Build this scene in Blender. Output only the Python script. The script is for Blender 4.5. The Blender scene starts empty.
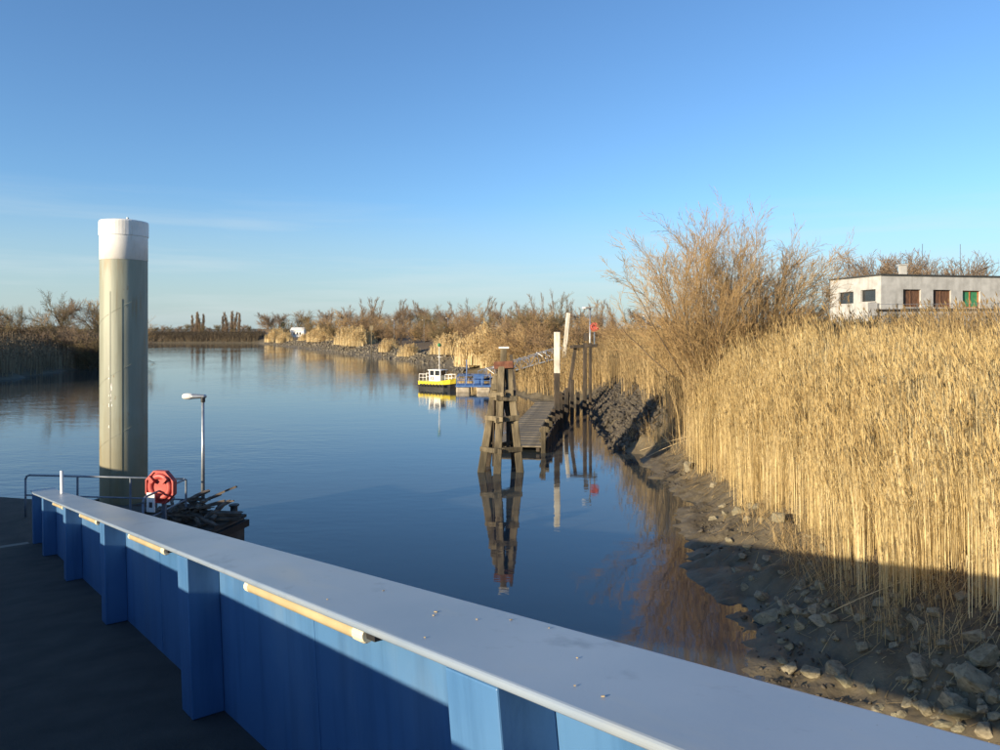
import bpy, bmesh, math, random
import numpy as np
from mathutils import Vector, Matrix

rnd = random.Random(7)
nr = np.random.default_rng(11)
SC = bpy.context.scene
COL = SC.collection
R_ = math.radians

# ---------------------------------------------------------------- camera, sky, sun, exposure
H = 6.0                      # eye above the water (water is z = 0)
F = 722.0                    # focal length in photo pixels (photo 1000 x 750)
YH = 329.0                   # pixel row of the horizon
cam_d = bpy.data.cameras.new('camera')
cam = bpy.data.objects.new('camera', cam_d); COL.objects.link(cam)
cam.location = (0, 0, H); cam.rotation_euler = (R_(90), 0, 0)
cam_d.sensor_width = 36; cam_d.lens = 36 * F / 1000
cam_d.shift_y = -(375 - YH) / 1000
cam_d.clip_start = .05; cam_d.clip_end = 9000
SC.camera = cam

SUN_AZ, SUN_EL = R_(231), R_(12.6)
world = bpy.data.worlds.new('World'); SC.world = world; world.use_nodes = True
wn = world.node_tree.nodes; wl = world.node_tree.links
sky = wn.new('ShaderNodeTexSky'); sky.sky_type = 'NISHITA'; sky.sun_disc = False
sky.sun_elevation = SUN_EL; sky.sun_rotation = SUN_AZ
sky.altitude = 0; sky.air_density = 1.0; sky.dust_density = .5; sky.ozone_density = 4.8
tc = wn.new('ShaderNodeTexCoord')
mp = wn.new('ShaderNodeMapping'); mp.inputs['Scale'].default_value = (1.0, 1.0, 14)
cn = wn.new('ShaderNodeTexNoise'); cn.inputs['Scale'].default_value = 2.2; cn.inputs['Detail'].default_value = 5
cn.inputs['Roughness'].default_value = .55
cr = wn.new('ShaderNodeMapRange'); cr.inputs[1].default_value = .48; cr.inputs[2].default_value = .75; cr.inputs[4].default_value = .45
sx = wn.new('ShaderNodeSeparateXYZ')
cb = wn.new('ShaderNodeMapRange'); cb.inputs[1].default_value = .19; cb.inputs[2].default_value = .11
cm = wn.new('ShaderNodeMath'); cm.operation = 'MULTIPLY'
mixc = wn.new('ShaderNodeMix'); mixc.data_type = 'RGBA'; mixc.inputs[7].default_value = (2.3, 2.9, 3.1, 1)
wl.new(tc.outputs['Generated'], mp.inputs[0]); wl.new(mp.outputs[0], cn.inputs['Vector'])
wl.new(cn.outputs[0], cr.inputs[0]); wl.new(tc.outputs['Generated'], sx.inputs[0]); wl.new(sx.outputs[2], cb.inputs[0])
wl.new(cr.outputs[0], cm.inputs[0]); wl.new(cb.outputs[0], cm.inputs[1]); hb = wn.new('ShaderNodeMapRange'); hb.inputs[1].default_value = .17; hb.inputs[2].default_value = 0; hb.inputs[4].default_value = .75   # thin haze low over the land, all round
wl.new(sx.outputs[2], hb.inputs[0]); wl.new(hb.outputs[0], mixc.inputs[0])
mix2 = wn.new('ShaderNodeMix'); mix2.data_type = 'RGBA'; mix2.inputs[7].default_value = (3.3, 3.7, 3.8, 1)     # faint wisps of cirrus
wl.new(cm.outputs[0], mix2.inputs[0])
wl.new(sky.outputs[0], mixc.inputs[6]); wl.new(mixc.outputs[2], mix2.inputs[6]); wl.new(mix2.outputs[2], wn['Background'].inputs[0])
wn['Background'].inputs[1].default_value = .13
S = Vector((math.sin(SUN_AZ) * math.cos(SUN_EL), math.cos(SUN_AZ) * math.cos(SUN_EL), math.sin(SUN_EL)))
sun_d = bpy.data.lights.new('sun', 'SUN'); sun_d.energy = 5.0; sun_d.angle = R_(.5); sun_d.color = (1, .83, .58)
sun = bpy.data.objects.new('sun', sun_d); COL.objects.link(sun); sun.rotation_euler = S.to_track_quat('Z', 'Y').to_euler()
SC.view_settings.view_transform = 'Standard'; SC.view_settings.look = 'None'
SC.view_settings.gamma = 1; SC.view_settings.use_curve_mapping = False
SC.view_settings.exposure = 0.78
SC.cycles.max_bounces = 6; SC.cycles.diffuse_bounces = 3

# ---------------------------------------------------------------- helpers
def px(x, y, z=0.0):
    """photo pixel + known height -> point"""
    Y = (H - z) * F / (y - YH)
    return Vector(((x - 500) / F * Y, Y, z))
def pd(x, y, d):
    """photo pixel + known distance -> point"""
    return Vector(((x - 500) / F * d, d, H - (y - YH) / F * d))

class MB:
    def __init__(s): s.v = []; s.f = []
    def add(s, vs, fs):
        n = len(s.v); s.v += [tuple(v) for v in vs]; s.f += [tuple(i + n for i in f) for f in fs]; return s
    def box(s, c, size, m=None):
        c = Vector(c); hx, hy, hz = size[0] / 2, size[1] / 2, size[2] / 2
        vs = [Vector((x, y, z)) for x in (-hx, hx) for y in (-hy, hy) for z in (-hz, hz)]
        if m: vs = [m @ v for v in vs]
        return s.add([c + v for v in vs], [(0, 1, 3, 2), (4, 6, 7, 5), (0, 4, 5, 1), (2, 3, 7, 6), (0, 2, 6, 4), (1, 5, 7, 3)])
    def beam(s, a, b, w, h, up=(0, 0, 1), taper=1.0):
        a, b = Vector(a), Vector(b); d = (b - a).normalized(); up = Vector(up)
        if abs(d.dot(up)) > .98: up = Vector((0, 1, 0)) if abs(d.y) < .9 else Vector((1, 0, 0))
        x = d.cross(up).normalized(); y = x.cross(d).normalized(); vs = []
        for p, k in ((a, 1), (b, taper)):
            for i, j in ((-1, -1), (1, -1), (1, 1), (-1, 1)): vs.append(p + x * (i * w / 2 * k) + y * (j * h / 2 * k))
        return s.add(vs, [(3, 2, 1, 0), (4, 5, 6, 7), (0, 1, 5, 4), (1, 2, 6, 5), (2, 3, 7, 6), (3, 0, 4, 7)])
    def cyl(s, a, b, r0, r1=None, n=10, caps=True):
        r1 = r0 if r1 is None else r1; a, b = Vector(a), Vector(b); d = (b - a).normalized()
        up = Vector((0, 0, 1)) if abs(d.z) < .95 else Vector((1, 0, 0)); x = d.cross(up).normalized(); y = d.cross(x)
        vs = []
        for p, r in ((a, r0), (b, r1)):
            for i in range(n):
                t = 2 * math.pi * i / n; vs.append(p + (x * math.cos(t) + y * math.sin(t)) * r)
        fs = [(i, i + n, (i + 1) % n + n, (i + 1) % n) for i in range(n)]
        if caps: fs += [tuple(range(n)), tuple(range(2 * n - 1, n - 1, -1))]
        return s.add(vs, fs)
    def tube(s, pts, r, n=8):
        for a, b in zip(pts[:-1], pts[1:]): s.cyl(a, b, r, n=n)
        return s
    def lathe(s, c, prof, n=24, axis=None):
        c = Vector(c); m = axis or Matrix.Identity(3); vs = []
        for r, z in prof:
            for i in range(n):
                t = 2 * math.pi * i / n; vs.append(c + m @ Vector((r * math.cos(t), r * math.sin(t), z)))
        fs = [(k * n + i, k * n + (i + 1) % n, (k + 1) * n + (i + 1) % n, (k + 1) * n + i) for k in range(len(prof) - 1) for i in range(n)]
        return s.add(vs, fs)
    def mesh(s, name, mat=None, smooth=False):
        me = bpy.data.meshes.new(name); me.from_pydata(s.v, [], s.f); me.validate()
        bm = bmesh.new(); bm.from_mesh(me); bmesh.ops.recalc_face_normals(bm, faces=bm.faces); bm.to_mesh(me); bm.free()
        if mat: me.materials.append(mat)
        if smooth: me.polygons.foreach_set('use_smooth', [True] * len(me.polygons))
        return me
    def build(s, name, mat, parent=None, smooth=False, bevel=0, seg=2):
        o = link(name, s.mesh(name, mat, smooth), parent)
        if bevel:
            b = o.modifiers.new('bevel', 'BEVEL'); b.width = bevel; b.segments = seg; b.limit_method = 'ANGLE'; b.angle_limit = R_(40)
        if smooth == 'auto':
            pass
        return o

def link(name, data, parent=None):
    o = bpy.data.objects.new(name, data); COL.objects.link(o)
    if parent: o.parent = parent
    return o
def empty(name, loc=(0, 0, 0), rz=0):
    o = bpy.data.objects.new(name, None); COL.objects.link(o); o.location = loc; o.rotation_euler = (0, 0, rz)
    o.empty_display_size = .2; return o
def tag(o, label=None, cat=None, group=None, kind=None):
    if label: o['label'] = label
    if cat: o['category'] = cat
    if group: o['group'] = group
    if kind: o['kind'] = kind
    return o
def copy_tree(o, parent=None):
    c = o.copy(); COL.objects.link(c); c.parent = parent
    for ch in list(o.children): copy_tree(ch, c)
    return c
def fast_mesh(name, V, Fc, mat, tint=None, smooth=False):
    """V (n,3), Fc (m,3) or (m,4) numpy arrays, all faces of one size"""
    me = bpy.data.meshes.new(name); k = Fc.shape[1]
    me.vertices.add(len(V)); me.vertices.foreach_set('co', np.ascontiguousarray(V, np.float32).ravel())
    me.loops.add(len(Fc) * k); me.loops.foreach_set('vertex_index', np.ascontiguousarray(Fc, np.int32).ravel())
    me.polygons.add(len(Fc)); me.polygons.foreach_set('loop_start', np.arange(0, len(Fc) * k, k, dtype=np.int32))
    if smooth: me.polygons.foreach_set('use_smooth', np.ones(len(Fc), bool))
    if tint is not None:
        a = me.attributes.new('tint', 'FLOAT', 'POINT'); a.data.foreach_set('value', np.ascontiguousarray(tint, np.float32))
    me.materials.append(mat); me.update(calc_edges=True); return me

# lattice noise for the terrain
_lat = nr.random((64, 64))
def vnoise(x, y):
    x = np.asarray(x, float); y = np.asarray(y, float)
    i = np.floor(x).astype(int); j = np.floor(y).astype(int); u = x - i; v = y - j
    u = u * u * (3 - 2 * u); v = v * v * (3 - 2 * v)
    a = _lat[i % 64, j % 64]; b = _lat[(i + 1) % 64, j % 64]; c = _lat[i % 64, (j + 1) % 64]; d = _lat[(i + 1) % 64, (j + 1) % 64]
    return (a * (1 - u) + b * u) * (1 - v) + (c * (1 - u) + d * u) * v - .5
def fbm(x, y, o=4):
    s = 0; k = 1.0
    for n in range(o): s = s + vnoise(x * 2 ** n + 17.3 * n, y * 2 ** n + 5.1 * n) * k; k *= .5
    return s

# ---------------------------------------------------------------- materials
def mat(name, c1, c2=None, scale=4.0, rough=.7, bump=0.0, bscale=None, metal=0.0, detail=6, spec=.5, lo=.35, hi=.65, coord='Object',
        stretch=(1, 1, 1), trans=0.0, extra=None):
    m = bpy.data.materials.new(name); m.use_nodes = True; n = m.node_tree.nodes; l = m.node_tree.links
    b = n['Principled BSDF']; b.inputs['Roughness'].default_value = rough; b.inputs['Metallic'].default_value = metal
    b.inputs['Specular IOR Level'].default_value = spec
    t = n.new('ShaderNodeTexCoord'); mpp = n.new('ShaderNodeMapping'); mpp.inputs['Scale'].default_value = stretch
    l.new(t.outputs[coord], mpp.inputs[0])
    nz = n.new('ShaderNodeTexNoise'); nz.inputs['Scale'].default_value = scale; nz.inputs['Detail'].default_value = detail
    l.new(mpp.outputs[0], nz.inputs['Vector'])
    rp = n.new('ShaderNodeValToRGB'); rp.color_ramp.elements[0].position = lo; rp.color_ramp.elements[1].position = hi
    rp.color_ramp.elements[0].color = (*c1, 1); rp.color_ramp.elements[1].color = (*(c2 or c1), 1)
    l.new(nz.outputs[0], rp.inputs[0]); l.new(rp.outputs[0], b.inputs['Base Color'])
    if bump:
        nb = n.new('ShaderNodeTexNoise'); nb.inputs['Scale'].default_value = bscale or scale * 4; nb.inputs['Detail'].default_value = 5
        l.new(mpp.outputs[0], nb.inputs['Vector'])
        bp = n.new('ShaderNodeBump'); bp.inputs['Strength'].default_value = bump; bp.inputs['Distance'].default_value = .02
        l.new(nb.outputs[0], bp.inputs['Height']); l.new(bp.outputs[0], b.inputs['Normal'])
    m['ramp'] = rp.name
    return m
def tint_mat(name, cols, rough=.75, trans=.25, spec=.2):
    """colour picked by the per-plant value 'tint'"""
    m = bpy.data.materials.new(name); m.use_nodes = True; n = m.node_tree.nodes; l = m.node_tree.links
    b = n['Principled BSDF']; b.inputs['Roughness'].default_value = rough; b.inputs['Specular IOR Level'].default_value = spec
    a = n.new('ShaderNodeAttribute'); a.attribute_name = 'tint'
    rp = n.new('ShaderNodeValToRGB'); e = rp.color_ramp.elements
    e[0].position = 0; e[0].color = (*cols[0], 1); e[1].position = 1; e[1].color = (*cols[-1], 1)
    for i, c in enumerate(cols[1:-1]): q = e.new((i + 1) / (len(cols) - 1)); q.color = (*c, 1)
    l.new(a.outputs['Fac'], rp.inputs[0]); l.new(rp.outputs[0], b.inputs['Base Color'])
    if trans:
        tr = n.new('ShaderNodeBsdfTranslucent'); mx = n.new('ShaderNodeMixShader'); mx.inputs[0].default_value = trans
        l.new(rp.outputs[0], tr.inputs[0]); l.new(b.outputs[0], mx.inputs[1]); l.new(tr.outputs[0], mx.inputs[2])
        l.new(mx.outputs[0], n['Material Output'].inputs[0])
    return m

M = {}
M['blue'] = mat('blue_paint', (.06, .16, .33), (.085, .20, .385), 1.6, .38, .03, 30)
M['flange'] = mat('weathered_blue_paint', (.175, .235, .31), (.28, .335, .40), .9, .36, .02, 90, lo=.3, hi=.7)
M['deck'] = mat('anti_slip_deck', (.030, .029, .026), (.055, .052, .045), 2.5, .85, .6, 180)
M['tube'] = mat('yellowed_plastic', (.40, .32, .18), (.50, .41, .24), 3, .45)
M['cream'] = mat('cream_plastic', (.75, .68, .48), (.8, .74, .56), 6, .4)
M['black'] = mat('black_rubber', (.012, .012, .013), (.025, .025, .025), 9, .6)
M['steel_dark'] = mat('dark_steel', (.045, .045, .045), (.09, .085, .075), 4, .6, .3, 20)
M['galv'] = mat('galvanised_steel', (.30, .32, .34), (.42, .44, .46), 7, .42, .05, 40, metal=.6)
M['rail'] = mat('grey_painted_tube', (.12, .15, .19), (.2, .23, .27), 5, .45)
M['white'] = mat('white_paint', (.74, .72, .67), (.82, .8, .76), 3, .5, .05, 30)
M['white_worn'] = mat('worn_white_paint', (.38, .34, .27), (.72, .70, .62), 3.5, .65, .3, 20, stretch=(1, 1, .3))
M['red'] = mat('faded_red_plastic', (.36, .045, .04), (.50, .09, .07), 5, .5)
M['orange'] = mat('orange_plastic', (.55, .10, .07), (.62, .15, .10), 5, .5)
M['wood'] = mat('weathered_wood', (.085, .066, .038), (.25, .20, .12), 5, .85, .8, 24, stretch=(1, 1, .18))
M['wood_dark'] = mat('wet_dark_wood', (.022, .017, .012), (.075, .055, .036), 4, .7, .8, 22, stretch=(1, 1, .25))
M['wood_red'] = mat('red_brown_wood', (.13, .05, .03), (.24, .10, .055), 5, .85, .6, 22)
M['plank'] = mat('grey_plank', (.10, .085, .06), (.19, .16, .115), 3, .85, .6, 20)
M['drift'] = mat('driftwood', (.05, .04, .032), (.17, .135, .10), 4, .85, .7, 18)
M['glass'] = mat('window_glass', (.02, .025, .03), (.03, .035, .04), 2, .06, spec=.8)
M['concrete'] = mat('pale_concrete', (.36, .355, .34), (.48, .475, .455), 1.8, .85, .25, 12)
M['tar'] = mat('roof_edge', (.03, .03, .03), (.06, .06, .055), 3, .8)
M['shutter'] = mat('brown_shutter', (.07, .035, .02), (.16, .08, .045), 3, .8, .3, 8, stretch=(6, 6, 1))
M['green'] = mat('green_board', (.03, .17, .07), (.05, .24, .11), 3, .6)
M['rust'] = mat('rusty_orange', (.30, .09, .03), (.42, .15, .05), 6, .8)
M['yellow'] = mat('yellow_paint', (.75, .56, .03), (.82, .64, .05), 4, .4)
M['hull'] = mat('black_hull', (.012, .012, .014), (.03, .028, .026), 3, .45)
M['boat_blue'] = mat('bright_blue_paint', (.04, .115, .31), (.07, .16, .38), 3, .5)
M['gang'] = mat('grey_blue_paint', (.045, .075, .14), (.08, .11, .17), 3, .6)
M['float'] = mat('stained_float', (.30, .25, .18), (.46, .40, .31), 3, .7)
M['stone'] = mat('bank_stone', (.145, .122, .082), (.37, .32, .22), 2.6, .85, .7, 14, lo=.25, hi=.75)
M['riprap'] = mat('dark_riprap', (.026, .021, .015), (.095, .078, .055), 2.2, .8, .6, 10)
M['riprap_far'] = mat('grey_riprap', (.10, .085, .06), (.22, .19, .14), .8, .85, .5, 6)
M['bark'] = mat('bark', (.07, .05, .032), (.17, .125, .075), 3, .9, .6, 14, stretch=(1, 1, .4))
M['twig_willow'] = mat('willow_twigs', (.31, .195, .085), (.47, .325, .15), 2, .8)
M['twig_brown'] = mat('brown_twigs', (.17, .12, .078), (.28, .20, .13), .6, .85)
M['twig_rust'] = mat('russet_twigs', (.20, .13, .068), (.31, .205, .11), .6, .85)
M['twig_olive'] = mat('olive_twigs', (.13, .10, .045), (.24, .18, .085), .6, .85)
M['conifer'] = mat('conifer_needles', (.03, .05, .022), (.055, .075, .035), 2, .8)
M['reed'] = tint_mat('dry_reed', [(.20, .13, .058), (.52, .39, .18), (.73, .575, .29), (.87, .73, .43)])
M['reed_brown'] = tint_mat('brown_dry_reed', [(.20, .13, .06), (.43, .31, .15), (.60, .45, .23)])
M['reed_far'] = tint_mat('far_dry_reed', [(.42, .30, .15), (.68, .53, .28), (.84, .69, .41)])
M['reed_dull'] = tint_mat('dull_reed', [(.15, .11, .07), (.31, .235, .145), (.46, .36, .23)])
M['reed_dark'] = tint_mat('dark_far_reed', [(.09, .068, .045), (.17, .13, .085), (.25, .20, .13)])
M['stalk'] = mat('pale_stalk', (.55, .42, .22), (.65, .5, .3), 3, .7)
M['litter'] = mat('dry_leaf', (.25, .18, .09), (.4, .32, .2), 8, .8)
M['weed'] = mat('dark_weed', (.02, .02, .018), (.05, .045, .03), 6, .7)

def layer(m, scale, stretch, lo, hi, colour, amount, detail=6):
    """one more coat of stain, streak or rust over a material's colour"""
    n = m.node_tree.nodes; l = m.node_tree.links; b = n['Principled BSDF']; src = b.inputs['Base Color'].links[0].from_socket
    t = n.new('ShaderNodeTexCoord'); mp_ = n.new('ShaderNodeMapping'); mp_.inputs['Scale'].default_value = stretch; mp_.inputs['Location'].default_value = (scale * .37, scale * .11, scale * .23)
    z = n.new('ShaderNodeTexNoise'); z.inputs['Scale'].default_value = scale; z.inputs['Detail'].default_value = detail; z.inputs['Roughness'].default_value = .6
    r = n.new('ShaderNodeMapRange'); r.inputs[1].default_value = lo; r.inputs[2].default_value = hi; r.inputs[4].default_value = amount
    x = n.new('ShaderNodeMix'); x.data_type = 'RGBA'; x.inputs[7].default_value = (*colour, 1)
    l.new(t.outputs['Object'], mp_.inputs[0]); l.new(mp_.outputs[0], z.inputs['Vector']); l.new(z.outputs[0], r.inputs[0]); l.new(r.outputs[0], x.inputs[0])
    l.new(src, x.inputs[6]); l.new(x.outputs[2], b.inputs['Base Color']); return m
def vary(m, amount=.5, tint=(.10, .11, .05)):
    """every copy a little different in tone"""
    n = m.node_tree.nodes; l = m.node_tree.links; b = n['Principled BSDF']; src = b.inputs['Base Color'].links[0].from_socket
    oi = n.new('ShaderNodeObjectInfo'); mu = n.new('ShaderNodeMath'); mu.operation = 'MULTIPLY'; mu.inputs[1].default_value = amount
    x = n.new('ShaderNodeMix'); x.data_type = 'RGBA'; x.inputs[7].default_value = (*tint, 1)
    l.new(oi.outputs['Random'], mu.inputs[0]); l.new(mu.outputs[0], x.inputs[0]); l.new(src, x.inputs[6]); l.new(x.outputs[2], b.inputs['Base Color']); return m
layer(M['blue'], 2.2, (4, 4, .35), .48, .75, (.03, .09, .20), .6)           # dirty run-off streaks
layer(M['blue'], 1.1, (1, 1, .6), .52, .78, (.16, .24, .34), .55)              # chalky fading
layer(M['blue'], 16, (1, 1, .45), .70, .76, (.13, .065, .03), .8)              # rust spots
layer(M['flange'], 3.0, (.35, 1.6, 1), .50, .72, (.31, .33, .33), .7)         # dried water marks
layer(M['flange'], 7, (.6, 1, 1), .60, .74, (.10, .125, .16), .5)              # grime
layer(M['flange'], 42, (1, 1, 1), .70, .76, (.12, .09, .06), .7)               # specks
layer(M['deck'], .8, (1, 1, 1), .5, .7, (.075, .068, .055), .6); layer(M['deck'], 26, (1, 1, 1), .68, .74, (.16, .14, .11), .6)
layer(M['concrete'], 1.2, (2, 2, .25), .5, .75, (.22, .21, .19), .6)
layer(M['white'], 5, (2, 2, .4), .55, .78, (.42, .36, .27), .5)
layer(M['yellow'], 4, (1, 1, .5), .52, .72, (.30, .20, .05), .6); layer(M['boat_blue'], 4, (1, 1, .5), .52, .72, (.10, .12, .16), .6)
layer(M['stone'], 3.5, (1, 1, 1), .54, .66, (.075, .062, .042), .7); vary(M['stone'], .35)

# steel pile: pale, streaked, with rust smears
def pile_material():
    m = mat('stained_steel_pile', (.235, .245, .195), (.33, .345, .27), 1.2, .55, .1, 8, stretch=(2, 2, .25)); n = m.node_tree.nodes; l = m.node_tree.links
    b = n['Principled BSDF']; rp = n[m['ramp']]
    t = n.new('ShaderNodeTexCoord'); mpp = n.new('ShaderNodeMapping'); mpp.inputs['Scale'].default_value = (5, 5, .5)
    nz = n.new('ShaderNodeTexNoise'); nz.inputs['Scale'].default_value = 1.0; nz.inputs['Detail'].default_value = 8
    l.new(t.outputs['Object'], mpp.inputs[0]); l.new(mpp.outputs[0], nz.inputs['Vector'])
    r2 = n.new('ShaderNodeValToRGB'); r2.color_ramp.elements[0].position = .58; r2.color_ramp.elements[1].position = .70
    r2.color_ramp.elements[0].color = (0, 0, 0, 1)
    mx = n.new('ShaderNodeMix'); mx.data_type = 'RGBA'; mx.inputs[7].default_value = (.27, .19, .09, 1)
    l.new(nz.outputs[0], r2.inputs[0]); l.new(r2.outputs[0], mx.inputs[0]); l.new(rp.outputs[0], mx.inputs[6]); l.new(mx.outputs[2], b.inputs['Base Color'])
    return m
M['pile'] = pile_material()
layer(M['pile'], 1.6, (2.2, 2.2, .16), .46, .70, (.17, .17, .12), .7); layer(M['pile'], 9, (1, 1, .5), .66, .74, (.20, .115, .05), .6)
def tide_band(m, z0, z1, colour):
    """algae and silt left by the tide below a ragged line"""
    n = m.node_tree.nodes; l = m.node_tree.links; b = n['Principled BSDF']; src = b.inputs['Base Color'].links[0].from_socket
    t = n.new('ShaderNodeTexCoord'); q = n.new('ShaderNodeSeparateXYZ'); z = n.new('ShaderNodeTexNoise'); z.inputs['Scale'].default_value = 3
    l.new(t.outputs['Object'], q.inputs[0]); l.new(t.outputs['Object'], z.inputs['Vector'])
    a = n.new('ShaderNodeMath'); a.operation = 'MULTIPLY_ADD'; a.inputs[1].default_value = 1.2; l.new(z.outputs[0], a.inputs[0]); l.new(q.outputs[2], a.inputs[2])
    r = n.new('ShaderNodeMapRange'); r.inputs[1].default_value = z1; r.inputs[2].default_value = z0; r.inputs[4].default_value = .8; l.new(a.outputs[0], r.inputs[0])
    x = n.new('ShaderNodeMix'); x.data_type = 'RGBA'; x.inputs[7].default_value = (*colour, 1); l.new(r.outputs[0], x.inputs[0]); l.new(src, x.inputs[6]); l.new(x.outputs[2], b.inputs['Base Color'])
tide_band(M['pile'], 2.6, 4.6, (.19, .16, .085)); tide_band(M['wood'], .9, 2.6, (.035, .031, .02))

def water_material():
    m = bpy.data.materials.new('river_water'); m.use_nodes = True; n = m.node_tree.nodes; l = m.node_tree.links
    b = n['Principled BSDF']; b.inputs['Base Color'].default_value = (.044, .053, .056, 1); b.inputs['Roughness'].default_value = .03
    b.inputs['IOR'].default_value = 1.55
    t = n.new('ShaderNodeTexCoord')
    def nz(sc, st, det, rot=0):
        mpp = n.new('ShaderNodeMapping'); mpp.inputs['Scale'].default_value = st; mpp.inputs['Rotation'].default_value = (0, 0, rot)
        l.new(t.outputs['Object'], mpp.inputs[0])
        q = n.new('ShaderNodeTexNoise'); q.inputs['Scale'].default_value = sc; q.inputs['Detail'].default_value = det; l.new(mpp.outputs[0], q.inputs['Vector']); return q
    fine = nz(2.4, (.6, 1.25, 1), 3, R_(20)); swell = nz(.55, (.5, 1, 1), 2, R_(-10)); patch = nz(.05, (1, .6, 1), 2)
    # the wind ruffles the middle of the river; close to the sheltered right bank it lies smooth
    sxy = n.new('ShaderNodeSeparateXYZ'); l.new(t.outputs['Object'], sxy.inputs[0])
    shel = n.new('ShaderNodeMapRange'); shel.inputs[1].default_value = 3; shel.inputs[2].default_value = -14; shel.inputs[3].default_value = .22; shel.inputs[4].default_value = 1.0
    l.new(sxy.outputs[0], shel.inputs[0])
    pr = n.new('ShaderNodeMapRange'); pr.inputs[1].default_value = .4; pr.inputs[2].default_value = .62; pr.inputs[3].default_value = .35; pr.inputs[4].default_value = 1.0
    l.new(patch.outputs[0], pr.inputs[0])
    mu = n.new('ShaderNodeMath'); mu.operation = 'MULTIPLY'; l.new(shel.outputs[0], mu.inputs[0]); l.new(pr.outputs[0], mu.inputs[1])
    ad = n.new('ShaderNodeMath'); ad.operation = 'MULTIPLY_ADD'; ad.inputs[1].default_value = 1.6
    l.new(swell.outputs[0], ad.inputs[0]); l.new(fine.outputs[0], ad.inputs[2])
    bp = n.new('ShaderNodeBump'); bp.inputs['Distance'].default_value = .014
    l.new(ad.outputs[0], bp.inputs['Height']); l.new(mu.outputs[0], bp.inputs['Strength']); l.new(bp.outputs[0], b.inputs['Normal'])
    return m
M['water'] = water_material()

def ground_material():
    m = bpy.data.materials.new('bank_ground'); m.use_nodes = True; n = m.node_tree.nodes; l = m.node_tree.links
    b = n['Principled BSDF']
    t = n.new('ShaderNodeTexCoord'); sxy = n.new('ShaderNodeSeparateXYZ'); l.new(t.outputs['Object'], sxy.inputs[0])
    def nz(sc, det):
        q = n.new('ShaderNodeTexNoise'); q.inputs['Scale'].default_value = sc; q.inputs['Detail'].default_value = det; l.new(t.outputs['Object'], q.inputs['Vector']); return q
    def ramp(src, p0, c0, p1, c1):
        r = n.new('ShaderNodeValToRGB'); r.color_ramp.elements[0].position = p0; r.color_ramp.elements[0].color = (*c0, 1)
        r.color_ramp.elements[1].position = p1; r.color_ramp.elements[1].color = (*c1, 1); l.new(src, r.inputs[0]); return r
    def mix(fac, a, c):
        x = n.new('ShaderNodeMix'); x.data_type = 'RGBA'; l.new(fac, x.inputs[0]); l.new(a, x.inputs[6]); l.new(c, x.inputs[7]); return x.outputs[2]
    def rng(src, a, c):
        x = n.new('ShaderNodeMapRange'); x.inputs[1].default_value = a; x.inputs[2].default_value = c; l.new(src, x.inputs[0]); return x.outputs[0]
    n1 = nz(1.7, 8); n2 = nz(9, 6); n3 = nz(.06, 5)
    mud = ramp(n1.outputs[0], .3, (.078, .062, .036), .7, (.150, .122, .074))
    lit = ramp(n2.outputs[0], .3, (.060, .043, .026), .7, (.15, .105, .058))
    fld = ramp(n3.outputs[0], .3, (.10, .085, .04), .7, (.16, .14, .065))
    zj = n.new('ShaderNodeMath'); zj.operation = 'MULTIPLY_ADD'; zj.inputs[1].default_value = 1.2; l.new(n1.outputs[0], zj.inputs[0]); l.new(sxy.outputs[2], zj.inputs[2])
    c = mix(rng(zj.outputs[0], 1.5, 2.3), mud.outputs[0], lit.outputs[0])
    c = mix(rng(sxy.outputs[2], 3.2, 4.4), c, fld.outputs[0])
    l.new(c, b.inputs['Base Color'])
    rg = n.new('ShaderNodeMapRange'); rg.inputs[1].default_value = .1; rg.inputs[2].default_value = .9; rg.inputs[3].default_value = .6; rg.inputs[4].default_value = .9
    l.new(sxy.outputs[2], rg.inputs[0]); l.new(rg.outputs[0], b.inputs['Roughness'])
    bp = n.new('ShaderNodeBump'); bp.inputs['Strength'].default_value = .8; bp.inputs['Distance'].default_value = .05
    n4 = nz(6, 8); l.new(n4.outputs[0], bp.inputs['Height']); l.new(bp.outputs[0], b.inputs['Normal'])
    return m
M['ground'] = ground_material()

# ---------------------------------------------------------------- terrain and water
RIGHT = [(-14, -400), (0, -60), (2.8, 0), (3.9, 9), (4.29, 12.6), (4.64, 14.7), (5.0, 17.3), (5.5, 21.1), (6.1, 25), (6.27, 28.1), (6.44, 32.1), (5.7, 36.4), (6.25, 45),
         (6.8, 55), (6.0, 58), (3.6, 61), (1.2, 65), (-.5, 77), (-6.5, 111), (-25.7, 155), (-63, 228), (-103.6, 309)]
LEFT = [(-160, 309), (-400, 330), (-400, 250), (-160, 238), (-105, 200), (-78, 150), (-65, 117), (-59, 85), (-56, 40), (-55, 0), (-55, -400)]
POLY = np.array(RIGHT + LEFT, float)
def river_s(x, y):
    """signed distance to the waterline, positive on land"""
    x = np.asarray(x, float); y = np.asarray(y, float)
    best = np.full(x.shape, 1e9); inside = np.zeros(x.shape, bool)
    n = len(POLY)
    for i in range(n):
        ax, ay = POLY[i]; bx, by = POLY[(i + 1) % n]; dx, dy = bx - ax, by - ay
        t = np.clip(((x - ax) * dx + (y - ay) * dy) / (dx * dx + dy * dy), 0, 1)
        best = np.minimum(best, np.hypot(x - ax - t * dx, y - ay - t * dy))
        c = ((ay > y) != (by > y)) & (x < (bx - ax) * (y - ay) / (by - ay + 1e-12) + ax); inside ^= c
    return np.where(inside, -best, best)
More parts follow.
